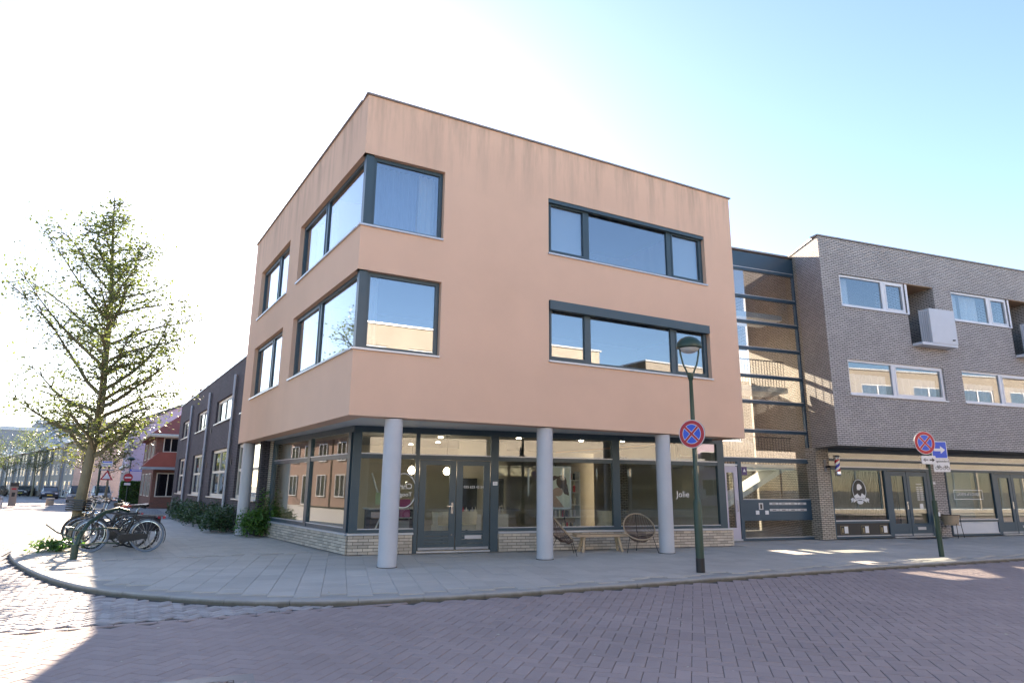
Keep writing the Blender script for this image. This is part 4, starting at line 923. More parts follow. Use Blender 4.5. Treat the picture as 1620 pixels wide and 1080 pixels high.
# ================================================================== VEGETATION
def tube_tree(b, rnd, base, path, r0, R_of, z_lo, z_hi, n_prim, leafpts, spread=.5):
    pts = [Vector(p) for p in path]; m = len(pts); rs = [r0 * (1 - .93 * (k / (m - 1)) ** .85) for k in range(m)]
    rs[0] = r0 * 1.35
    b.tube(pts, rs, 10)
    def at(z):
        for a, c in zip(pts, pts[1:]):
            if a.z <= z <= c.z: return a + (c - a) * ((z - a.z) / (c.z - a.z))
        return pts[-1]
    zt = pts[-1].z
    for k in range(n_prim):
        z = z_lo + (z_hi - z_lo) * (k / (n_prim - 1)) ** 1.12; p = at(z); az = k * 2.4 + rnd.uniform(-.5, .5)
        rr = max(.02, r0 * .42 * (1 - (z / zt)) + .012); R = R_of(z, az); up = rnd.uniform(.4, .95)
        cur = p; q = [p]; dirv = Vector((math.cos(az), math.sin(az), up * .8)).normalized(); steps = 6
        L = R / max(.3, math.hypot(dirv.x, dirv.y))
        for s_ in range(steps):
            dirv = (dirv + Vector((rnd.gauss(0, .13), rnd.gauss(0, .13), rnd.gauss(.03, .1)))).normalized(); cur = cur + dirv * L / steps; q.append(cur)
        b.tube(q, [rr * (1 - .85 * s_ / steps) for s_ in range(steps + 1)], 6)
        for s_ in range(1, steps + 1):
            for _ in range(4):
                d2 = (dirv + Vector((rnd.gauss(0, .8), rnd.gauss(0, .8), rnd.gauss(.15, .5)))).normalized(); l2 = L * rnd.uniform(.2, .45) * (1.15 - .08 * s_)
                e = [q[s_], q[s_] + d2 * l2 * .5 + Vector((0, 0, rnd.gauss(0, .04))), q[s_] + d2 * l2 + Vector((rnd.gauss(0, .08), rnd.gauss(0, .08), rnd.gauss(0, .08)))]
                b.tube(e, [rr * .3, rr * .2, .004], 4)
                leafpts.append((e[1], l2)); leafpts.append((e[2], l2))
def tree(name, path, r0, R_of, z_lo, z_hi, n_prim, leaf, per, sigma, m, label, seed, group=None):
    rnd = random.Random(seed); t_ = thing(name, path[0], label, 'tree', group); b = B(); lp = []; ref = .62 if name == 'street_tree' else .9
    tube_tree(b, rnd, path[0], path, r0, R_of, z_lo, z_hi, n_prim, lp); b.build('trunk', BARK, t_, True)
    b = B(); P = []
    for p, l in lp:
        if rnd.random() < .12: continue
        for _ in range(max(1, int(rnd.uniform(.6, 1.4) * per * min(1.5, l / ref)))): P.append(p + Vector((rnd.gauss(0, sigma), rnd.gauss(0, sigma), rnd.gauss(0, sigma * .8))))
    leaves(b, P, leaf, rnd); b.build('crown', m, t_, fix=False); return t_
def Rbig(z, az):
    prof = [(2.3, 1.5), (3.2, 2.05), (4.3, 2.4), (5.3, 2.25), (6.3, 1.95), (7.3, 1.5), (8.3, 1.0), (9.2, .6), (10.6, .2)]
    r = prof[-1][1]
    for (a, c), (e, g) in zip(prof, prof[1:]):
        if a <= z <= e: r = c + (g - c) * (z - a) / (e - a)
    return r * (1.06 - .12 * math.cos(az))
tree('street_tree', [(-5.17, 8.63, -.02), (-5.22, 8.7, .54), (-5.19, 8.7, 1.4), (-5.1, 8.65, 2.8), (-5.04, 8.62, 3.9), (-5.1, 8.65, 5.2), (-5.14, 8.67, 6.57), (-5.3, 8.75, 8.2), (-5.45, 8.85, 9.6), (-5.51, 8.86, 10.5)], .19, Rbig, 2.4, 10.1, 46, .11, 11, .2, LEAF, 'large airy street tree with fresh leaves and mossy trunk beside the bicycles', 5)
def Rsm(r): return lambda z, az: r * rnd_s.uniform(.8, 1.1)
rnd_s = random.Random(3)
for nm, (x, y), ht, rr, lab, mm in (('young_tree', (-22, 104), 8.2, 2.9, 'small round crowned tree by the terrace, nearest the left edge', LEAF), ('young_tree', (-17.8, 97), 8.4, 2.7, 'small round crowned tree in front of the terrace, behind the dark car', LEAF), ('young_tree', (-9.9, 66), 8.3, 2.4, 'yellowish small tree just behind the big tree trunk', LEAFY), ('young_tree', (-7.3, 60), 7.6, 2.2, 'yellowish small tree beside the street lamp before the lilac house', LEAFY)):
    tree(nm, [(x, y, 0), (x + .05, y, 1.4), (x, y + .1, 2.8), (x - .05, y, ht * .6), (x, y, ht * .8), (x, y, ht)], .13, Rsm(rr), ht * .35, ht * .86, 14, .24, 4, .32, mm, lab, int(y), 'small trees down the street')
def shrub(name, c, rx, ry, h, leaf, n, m, label, seed, group=None, skip=None):
    rnd = random.Random(seed); s_ = thing(name, (c[0], c[1], 0), label, 'shrub', group); b = B(); P = []
    lob = [(rnd.uniform(-.55, .55), rnd.uniform(-.55, .55), rnd.uniform(.45, 1)) for _ in range(9)]
    for _ in range(n):
        u = Vector((rnd.gauss(0, 1), rnd.gauss(0, 1), abs(rnd.gauss(0, 1)))).normalized() * rnd.uniform(.55, 1.0) ** .4
        lx, ly, lz = rnd.choice(lob)
        P.append((c[0] + rx * (.5 * u.x + lx), c[1] + ry * (.5 * u.y + ly), .03 + h * max(0, (u.z * .55 + .45 * rnd.random())) * lz))
    leaves(b, P, leaf, rnd, .6); b.build('foliage', m, s_, fix=False)
    b = B()
    for k in range(7):
        a = rnd.uniform(0, 6.28); e = (c[0] + rx * .7 * math.cos(a), c[1] + ry * .7 * math.sin(a), h * .8)
        b.tube([(c[0] + .1 * math.cos(a), c[1] + .1 * math.sin(a), 0), ((c[0] + e[0]) / 2, (c[1] + e[1]) / 2, h * .45), e], [.015, .011, .004], 5)
    b.build('stem', BARK, s_); return s_
words = ['nearest the last grey column', 'second from the last grey column', 'third from the last grey column', 'fourth from the last grey column', 'fifth from the last grey column', 'farthest from the grey column']
for k in range(6):
    y = 13.0 + 2.35 * k; shrub('hedge_shrub', (.05 - .079 * y - .05, y), .85, 1.25, 1.05 + .12 * (k % 3), .115, 1900, LEAF3, 'dark glossy evergreen shrub under the dark brick wall, ' + words[k], 40 + k, 'evergreen shrubs along the dark brick wall')
shrub('bright_shrub', (-.15, 10.35), .75, .8, 1.75, .10, 3600, LEAF2, 'bright green leafy shrub growing against the grey column', 77)
shrub('weed_patch', (-5.45, 7.1), .6, .85, .34, .10, 700, LEAF2, 'low green weeds at the foot of the street tree', 78)
hb = thing('clipped_hedge', (-4.9, 53.5, 0), 'clipped green box hedge in front of the lilac house', 'hedge'); b = B(); rnd = random.Random(9); P = []
for _ in range(9000):
    f_ = rnd.randrange(3); x, y, z = rnd.uniform(-1.3, 1.3), rnd.uniform(-1.6, 1.6), rnd.uniform(0, 1.9)
    if f_ == 0: x = rnd.choice((-1.3, 1.3))
    elif f_ == 1: y = rnd.choice((-1.6, 1.6))
    else: z = 1.9
    P.append((-4.6 + x + rnd.gauss(0, .03), 55 + y + rnd.gauss(0, .03), z + rnd.gauss(0, .03)))
leaves(b, P, .16, rnd); b.build('foliage', LEAF2, hb, fix=False); bx('core', LEAF3, hb, W, -5.8, -3.4, 53.5, 56.5, 0, 1.82)

# ================================================================== STREET FURNITURE
def disc(fr_c, nrm, r, th, m, name, parent, n=36, rim=None, off=0):
    """flat disc facing nrm, centred at fr_c"""
    nrm = Vector(nrm).normalized(); sx = Vector((-nrm.y, nrm.x, 0)).normalized(); c = Vector(fr_c)
    pts = [(r * math.cos(2 * PI * k / n), r * math.sin(2 * PI * k / n)) for k in range(n)]
    fr = lambda a, d, z: c + sx * a + nrm * d + Vector((0, 0, z))
    return B().prism(fr, pts, off, off + th).build(name, m, parent), fr
def no_stopping(c, nrm, r, parent):
    s_, fr = disc(c, nrm, r, .02, GREYS, 'round_sign', parent)
    disc(c, nrm, r * .99, .002, SWHITE, 'white_edge', s_, off=.0205); disc(c, nrm, r * .95, .002, RED, 'red_ring', s_, off=.0227)
    disc(c, nrm, r * .70, .002, SWHITE, 'white_line', s_, off=.0249); disc(c, nrm, r * .665, .002, BLUE, 'blue_field', s_, off=.0271)
    for k, a in enumerate((PI / 4, -PI / 4)):
        ca_, sa_ = math.cos(a), math.sin(a)
        for wd, m, o_ in ((.105, SWHITE, .0293 + .0003 * k), (.075, RED, .0315 + .0003 * k)):
            L = r * .69
            P = [(-L, -wd * r), (L, -wd * r), (L, wd * r), (-L, wd * r)]; P = [(x * ca_ - y * sa_, x * sa_ + y * ca_) for x, y in P]
            B().prism(fr, P, o_, o_ + .002).build('cross_bar', m, s_)
    return s_, fr
# street lamp in front of the building
lx, ly = 6.58, -3.2
lp = thing('street_lamp', (lx, ly, 0), 'dark green street lamp with round no stopping sign in front of the shop', 'street lamp')
b = B(); b.lathe(W, [(.085, 0), (.085, 1.38), (.075, 1.43), (.05, 1.47), (.046, 3.2), (.04, 3.95), (.05, 3.97), (.075, 4.08), (.075, 4.12)], 20, (lx, ly)); b.build('post', GREEN, lp, True)
bx('base_sleeve', BLACKM, lp, W, lx - .089, lx + .089, ly - .089, ly + .089, 0, .0) if False else B().lathe(W, [(.089, 0), (.089, .28)], 20, (lx, ly)).build('base_sleeve', BLACKM, lp, True)
for k in range(2):
    a = math.radians(28 + 180 * k) * -1; ux, uy = math.cos(a), math.sin(a)
    B().tube([(lx + ux * .06, ly + uy * .06, 4.1), (lx + ux * .15, ly + uy * .15, 4.32), (lx + ux * .2, ly + uy * .2, 4.55), (lx + ux * .21, ly + uy * .21, 4.70)], .019, 8).build('yoke_arm', GREEN, lp, True)
B().lathe(W, [(.22, 4.66), (.275, 4.68), (.28, 4.72), (.255, 4.80), (.18, 4.88), (.08, 4.925), (.02, 4.935)], 28, (lx, ly)).build('lamp_hood', GREEN, lp, True)
B().lathe(W, [(.05, 4.56), (.13, 4.58), (.19, 4.62), (.22, 4.665)], 24, (lx, ly)).build('lamp_lens', mat('opal_lens', (.6, .6, .58), .25, .03), lp, True)
NL = Vector((math.cos(math.radians(199)), math.sin(math.radians(199)), 0))
sg, _ = no_stopping((lx + NL.x * .06, ly + NL.y * .06, 2.80), NL, .30, lp)
bx('bracket', STEEL, sg, W, lx - .06, lx + .06, ly - .06, ly + .06, 2.77, 2.83)
# sign post on the right
sx_, sy_ = 14.8, -3.38
sp = thing('sign_post', (sx_, sy_, 0), 'green sign post with no stopping, arrow and one way signs before the barber shop', 'sign post')
tilt = Vector((-.02, 0, 1)).normalized(); at_ = lambda z: (sx_ - .018 * z, sy_, z)
b = B(); b.tube([at_(0), at_(1.42)], .062, 14); b.build('sleeve', GREEN, sp, True); B().tube([at_(1.4), at_(3.25)], .03, 10).build('pole', GREEN, sp, True)
bx('reflector', SWHITE, sp, W, sx_ - .02, sx_ + .05, sy_ - .075, sy_ - .06, 1.02, 1.12)
NR = Vector((math.cos(math.radians(250)), math.sin(math.radians(250)), 0)); o2 = Vector((-NR.y, NR.x, 0))
c0 = Vector(at_(2.92)) + NR * .05 - o2 * .10
rs_, _ = no_stopping(c0, NR, .31, sp)
PF = lambda cz, off, dn=.05: (lambda a, d, z, c=Vector(at_(cz)) + NR * dn + o2 * off: c + o2 * a + NR * d + Vector((0, 0, z)))
def rrect(w_, h_, r): 
    return [(x + r * math.cos(math.radians(a)), y + r * math.sin(math.radians(a))) for x, y, a0 in ((w_ / 2 - r, h_ / 2 - r, 0), (-w_ / 2 + r, h_ / 2 - r, 90), (-w_ / 2 + r, -h_ / 2 + r, 180), (w_ / 2 - r, -h_ / 2 + r, 270)) for a in (a0, a0 + 30, a0 + 60, a0 + 90)]
fr = PF(2.47, -.04); pl_ = B().prism(fr, rrect(.42, .22, .03), 0, .015).build('arrow_plate', SWHITE, sp)
for k in (-1, 1):
    P = [(k * .02, -.018), (k * .10, -.018), (k * .10, -.055), (k * .175, 0), (k * .10, .055), (k * .10, .018), (k * .02, .018)]
    B().prism(fr, P if k > 0 else P[::-1], .015, .018).build('arrow', SBLACK if k > 0 else GREYS, pl_)
fr = PF(2.74, .32, .04); q_ = B().prism(fr, rrect(.46, .46, .03), 0, .015).build('one_way_sign', SWHITE, sp)
B().prism(fr, rrect(.42, .42, .02), .015, .018).build('blue_field', BLUE, q_); B().prism(fr, [(-.16, -.035), (.03, -.035), (.03, -.10), (.17, 0), (.03, .10), (.03, .035), (-.16, .035)], .018, .021).build('arrow', SWHITE, q_)
fr2 = PF(2.33, .33, .04); q_ = B().prism(fr2, rrect(.48, .34, .02), 0, .015).build('exception_plate', SWHITE, sp)
text('lettering', 'uitgezonderd', fr2, 0, .017, .11, .085, SBLACK, q_)
for cx_ in (-.1, .12):
    b = B()
    for wx in (-.055, .055): b.tube([fr2(cx_ + wx + .04 * math.cos(a * PI / 8), .018, -.07 + .04 * math.sin(a * PI / 8)) for a in range(16)], .005, 4, closed=True)
    b.tube([fr2(cx_ - .055, .018, -.07), fr2(cx_ - .02, .018, -.015), fr2(cx_ + .04, .018, -.015), fr2(cx_, .018, -.07), fr2(cx_ - .02, .018, -.01), fr2(cx_ - .035, .018, .01)], .005, 4); b.tube([fr2(cx_ + .055, .018, -.07), fr2(cx_ + .03, .018, .01)], .005, 4)
    b.build('cycle_symbol', SBLACK, q_)
# lamp with no-entry sign down the side street
nx, ny = -5.38, 53.3
ln = thing('street_lamp', (nx, ny, 0), 'far street lamp with red no entry sign in front of the lilac house', 'street lamp')
b = B(); b.lathe(W, [(.07, 0), (.07, 1.2), (.045, 1.3), (.04, 3.6), (.06, 3.75)], 12, (nx, ny)); b.build('post', GREEN, ln, True)
B().lathe(W, [(.1, 3.72), (.3, 3.8), (.33, 3.86), (.16, 4.0), (.03, 4.03)], 18, (nx, ny)).build('lamp_hood', GREEN, ln, True)
s_, fr = disc((nx - .05, ny - .08, 2.25), (-.15, -1, 0), .36, .02, RED, 'no_entry_sign', ln); B().prism(fr, [(-.25, -.06), (.25, -.06), (.25, .06), (-.25, .06)], .021, .024).build('white_bar', SWHITE, s_)
B().prism(lambda a, d, z: fr(a, d, z - .55), rrect(.5, .2, .02), .0, .015).build('exception_plate', SWHITE, ln)
q_ = B().prism(lambda a, d, z: fr(a + .62, d, z + .62), rrect(1.15, .17, .02), .0, .02).build('street_name_sign', BLUE, ln); B().prism(lambda a, d, z: fr(a + .62, d, z + .62), rrect(.8, .05, .01), .021, .023).build('print', SWHITE, q_)
# warning sign post behind the big trunk
tx, ty = -7.26, 47.8
tp = thing('warning_sign_post', (tx, ty, 0), 'dark post with red triangle sign behind the big tree trunk', 'sign post')
B().lathe(W, [(.10, 0), (.10, 1.2), (.085, 1.3), (.085, 3.1)], 12, (tx, ty)).build('post', GREEN, tp, True)
TFm = lambda a, d, z: Vector((tx + .52 + a, ty - .1 - d, 2.35 + z)); q_ = B().prism(TFm, [(-.45, -.36), (.45, -.36), (0, .42)], 0, .02).build('triangle_sign', RED, tp); B().prism(TFm, [(-.28, -.27), (.28, -.27), (0, .22)], .021, .024).build('white_field', SWHITE, q_)
bx('bracket', GREYS, tp, W, tx, tx + .95, ty - .1, ty - .06, 2.72, 2.82)
q_ = bx('notice_board', SWHITE, tp, W, tx + .05, tx + .8, ty - .08, ty - .02, 3.05, 3.45); bx('blue_print', BLUE, q_, W, tx + .1, tx + .75, ty - .083, ty - .081, 3.34, 3.42); bx('print', GREYS, q_, W, tx + .1, tx + .75, ty - .083, ty - .081, 3.15, 3.22)
# pay machine and bollards
mx_, my_ = -12.7, 48.9
pm = thing('parking_meter', (mx_, my_, 0), 'slim brown parking pay machine at the left edge', 'parking meter'); lf = local((mx_, my_, 0), .15)
bx('body', mat('meter_brown', (.30, .24, .20), .5, .1), pm, lf, -.24, .24, -.16, .16, 0, 1.62); bx('head', BLACKM, pm, lf, -.27, .27, -.19, .19, 1.45, 1.72); bx('screen', RED, pm, lf, -.14, .14, -.17, -.161, 1.2, 1.32); bx('card_slot', SBLACK, pm, lf, -.1, .1, -.17, -.161, .7, 1.0)
for (x, y), lab in (((-10.47, 50.2), 'short round grey bollard in the sunlit street'), ((-12.15, 41.2), 'short steel bollard beside the pay machine')):
    o_ = thing('bollard', (x, y, 0), lab, 'bollard', 'bollards in the side street'); B().lathe(W, [(.27, 0), (.27, .5), (.24, .54)] if x > -11 else [(.09, 0), (.09, .78), (.07, .82)], 18, (x, y)).build('post', WOOD if x > -11 else STEEL, o_, True)
    B().lathe(W, [(.275, .40), (.275, .46)] if x > -11 else [(.094, .62), (.094, .72)], 18, (x, y)).build('band', GREYS, o_)

# ------------------------------------------------------------------ bicycles
def make_bike(name, loc, rz, lean, frame_m, tyre_m, step=False, bag=None, scale=1.0, turn=.0, label='', sad=None, hi=.0):
    r = .345; wb = 1.1
    root = lthing(name, loc, 0, label, 'bicycle', 'bicycles parked at the rack by the street tree')
    root.rotation_euler = (lean, 0, rz); root.scale = (scale,) * 3
    def wheel(x, tn=0):
        c, s = math.cos(tn), math.sin(tn); P = lambda a, R_: (x + R_ * math.cos(a) * c, R_ * math.cos(a) * s, r + R_ * math.sin(a))
        b = B(); b.tube([P(2 * PI * k / 36, r - .022) for k in range(36)], .022, 8, closed=True); w_ = b.build('wheel', tyre_m, root, True)
        b = B(); b.tube([P(2 * PI * k / 36, r - .05) for k in range(36)], .012, 6, closed=True); b.build('rim', CHROME, w_, True)
        b = B()
        for k in range(18): a = 2 * PI * k / 18; b.tube([P(a, .02), P(a + .1, r - .05)], .0022, 3, caps=False)
        b.tube([(x - s * .05, c * .05, r), (x + s * .05, -c * .05, r)], .022, 8); b.build('spokes', STEEL, w_)
    wheel(0); wheel(wb, turn)
    hx, hz = .93, .86; bbx, bbz = .44, .29; sx0, sz0 = .22, .84
    b = B(); b.tube([(bbx, 0, bbz), (sx0, 0, sz0)], .017, 8); b.tube([(bbx, 0, bbz), (hx + .04, 0, hz - .16)], .019, 8)
    if step: b.tube([(sx0 + .1, 0, .6), (.55, 0, .50), (hx + .01, 0, hz - .06)], .016, 8)
    else: b.tube([(sx0 + .01, 0, sz0 - .06), (hx, 0, hz - .03)], .017, 8)
    for y in (-.055, .055): b.tube([(0, y, r), (bbx, y * .6, bbz)], .010, 6); b.tube([(0, y, r), (sx0 + .02, y * .4, sz0 - .1)], .009, 6)
    b.tube([(hx - .015, 0, hz + .04), (hx + .05, 0, hz - .2)], .022, 8); b.build('frame', frame_m, root, True)
    b = B(); c, s = math.cos(turn), math.sin(turn)
    for y in (-.05, .05): b.tube([(hx + .05, y * .5, hz - .2), (hx + .11, y, .56), (wb - s * y, y, r)], .012, 6)
    b.build('fork', frame_m, root, True)
    hb_ = 1.04 + hi
    b = B(); b.tube([(hx - .015, 0, hz + .03), (hx - .05, 0, hb_)], .013, 6)
    b.tube([(hx - .22, -.29, hb_ + .02), (hx - .08, -.27, hb_ + .05), (hx - .01, -.12, hb_ + .03), (hx - .02, 0, hb_), (hx - .01, .12, hb_ + .03), (hx - .08, .27, hb_ + .05), (hx - .22, .29, hb_ + .02)], .012, 7); h_ = b.build('handlebar', CHROME, root, True)
    for y in (-.29, .29): B().tube([(hx - .25, y, hb_ + .015), (hx - .12, y * .97, hb_ + .045)], .018, 7).build('grip', BLACKM, h_, True)
    b = B(); b.tube([(sx0, 0, sz0), (sx0 - .035, 0, sz0 + .11)], .013, 6); b.build('seat_post', CHROME, root, True)
    b = B(); z = sz0 + .13; L = [(-.15, .10, z + .02), (-.11, .115, z + .035), (0, .07, z + .02), (.12, .03, z + .015), (.16, .015, z)]
    for (x0, w0, z0), (x1, w1, z1) in zip(L, L[1:]):
        for q in ((-1, 1),): b.face([(sx0 - .03 + x0, -w0, z0), (sx0 - .03 + x0, w0, z0), (sx0 - .03 + x1, w1, z1), (sx0 - .03 + x1, -w1, z1)]); b.face([(sx0 - .03 + x0, -w0 * .7, z0 - .06), (sx0 - .03 + x1, -w1 * .7, z1 - .04), (sx0 - .03 + x1, w1 * .7, z1 - .04), (sx0 - .03 + x0, w0 * .7, z0 - .06)])
        for q in (-1, 1): b.face([(sx0 - .03 + x0, q * w0, z0), (sx0 - .03 + x1, q * w1, z1), (sx0 - .03 + x1, q * w1 * .7, z1 - .04), (sx0 - .03 + x0, q * w0 * .7, z0 - .06)])
    b.build('saddle', sad or BLACKM, root, True)
    for x, a0, a1 in ((0, 15, 205), (wb, -5, 150)):
        b = B(); P = [(x + (r + .025) * math.cos(math.radians(a0 + (a1 - a0) * k / 14)), (r + .025) * math.sin(math.radians(a0 + (a1 - a0) * k / 14)) + r) for k in range(15)]
        for (xa, za), (xb, zb) in zip(P, P[1:]): b.face([(xa, -.03, za - .006), (xa, .03, za - .006), (xb, .03, zb - .006), (xb, -.03, zb - .006)]); b.face([(xa, -.03, za - .006), (xb, -.03, zb - .006), (xb, 0, zb + .006), (xa, 0, za + .006)]); b.face([(xa, .03, za - .006), (xa, 0, za + .006), (xb, 0, zb + .006), (xb, .03, zb - .006)])
        b.build('mudguard', frame_m, root, fix=False)
    b = B()
    for y in (-.07, 0, .07): b.tube([(-.30, y, .76), (.16, y, .76)], .007, 5)
    for y in (-.07, .07): b.tube([(-.02, y, r), (-.1, y, .76)], .006, 5)
    for x in (-.3, -.07, .14): b.tube([(x, -.07, .76), (x, .07, .76)], .006, 5)
    b.build('carrier', BLACKM, root)
    bx('tail_light', RED, root, W, -.335, -.305, -.04, .04, .70, .75)
    b = B(); b.lathe(lambda x, y, z: Vector((bbx + x, .045 + z, bbz + y)), [(.1, -.008), (.1, .008)], 20); b.prism(W, [(-.03, r + .04), (bbx, bbz + .10), (bbx + .1, bbz + .02), (bbx + .06, bbz - .09), (-.03, r - .05)], .035, .065); cc = b.build('chain_case', BLACKM, root)
    for y, q in ((.1, 1), (-.1, -1)):
        b = B(); b.tube([(bbx, y * .6, bbz), (bbx + .16 * q * .6, y, bbz - .13 * q)], .009, 5); b.box(W, bbx + .16 * q * .6 - .045, bbx + .16 * q * .6 + .045, y, y + .09 * q, bbz - .13 * q - .012, bbz - .13 * q + .012); b.build('pedal', BLACKM, root)
    b = B(); b.lathe(lambda x, y, z: Vector((hx + .09 + z, x, .80 + y)), [(.02, -.05), (.045, 0), (.048, .03)], 12); b.build('headlight', CHROME, root, True)
    b = B(); b.tube([(.0, -.03, r), (-.06, -.16, .02)], .01, 5); b.build('kick_stand', STEEL, root)
    if bag == 'crate':
        b = B()
        for k in range(5): b.box(W, hx + .06, hx + .46, -.18, -.165, .84 + .055 * k, .875 + .055 * k); b.box(W, hx + .06, hx + .46, .165, .18, .84 + .055 * k, .875 + .055 * k); b.box(W, hx + .06, hx + .075, -.165, .165, .84 + .055 * k, .875 + .055 * k); b.box(W, hx + .445, hx + .46, -.165, .165, .84 + .055 * k, .875 + .055 * k)
        b.box(W, hx + .075, hx + .445, -.165, .165, .83, .84); b.build('crate', BLACKM, root)
    elif bag == 'panniers':
        for y in (-.2, .09): B().box(W, -.28, .1, y, y + .11, .42, .74).build('pannier', mat('pannier_%d' % len(MATS), (.03, .03, .035), .8, .2), root)
    return root
BIKES = [((-3.44, 5.78, 0), 161, -.10, mat('bike_charcoal', (.03, .03, .034), .35, .1), mat('tyre_bluegrey', (.16, .20, .25), .7, .1), False, None, 1.18, .12, 'charcoal bicycle with pale rims, nearest the camera at the rack', None, 0),
         ((-3.57, 6.5, 0), 157, .08, BLACKM, RUBBER, True, 'panniers', 1.12, -.2, 'black step through bicycle directly behind the charcoal one, with panniers', None, .05),
         ((-3.77, 7.2, 0), 163, -.06, mat('bike_grey', (.12, .12, .13), .4, .1), RUBBER, False, None, 1.12, .25, 'grey bicycle with red saddle in the middle of the row', mat('red_saddle', (.35, .05, .04), .6, .1), 0),
         ((-4.02, 7.95, 0), 158, .07, BLACKM, RUBBER, True, 'crate', 1.12, .1, 'black bicycle with front crate, fourth from the camera', None, .04),
         ((-3.97, 9.2, 0), 162, -.05, mat('bike_green', (.03, .06, .05), .4, .1), RUBBER, True, None, 1.12, -.3, 'dark green bicycle behind the one with the crate', None, .08),
         ((-4.12, 10.2, 0), 156, .05, mat('bike_silver', (.35, .35, .36), .35, .1, metal=.5), RUBBER, False, 'panniers', 1.12, .3, 'silver bicycle at the far end of the row', None, .06)]
for a in BIKES: make_bike('bicycle', a[0], math.radians(a[1]), a[2], a[3], a[4], a[5], a[6], a[7], a[8], a[9], a[10], a[11])
# cycle rack: bent green post with wheel hoops
rx_, ry_ = -4.85, 4.5
rk = thing('cycle_rack', (rx_, ry_, 0), 'bent dark green steel cycle stand with wheel hoops beside the kerb', 'cycle rack')
u = Vector((.62, .79, 0)); up_ = lambda s, z, l=0: (rx_ + u.x * s - u.y * l, ry_ + u.y * s + u.x * l, z)
b = B(); b.tube([up_(0, -.05), up_(0, .32)], .075, 14); b.build('base_post', GREEN, rk, True)
B().tube([up_(.02, .2), up_(.08, .5), up_(.3, .78), up_(.75, 1.0), up_(1.15, 1.08), up_(1.5, 1.0)], [.055, .05, .045, .042, .04, .038], 12).build('bent_arm', GREEN, rk, True)
for k, (l0, zz) in enumerate(((.0, .3), (.0, .62))):
    for q in (-1, 1):
        B().tube([up_(.05, zz, 0), up_(.02, zz + .02, .22 * q), up_(.18, zz + .06, .5 * q), up_(.55, zz + .02, .62 * q)], .016, 8).build('wheel_hoop', GREEN, rk, True)
B().tube([up_(-.05, .45, .0), up_(-.2, .6, .35), up_(-.1, .75, .75)], .016, 8).build('wheel_hoop', GREEN, rk, True)

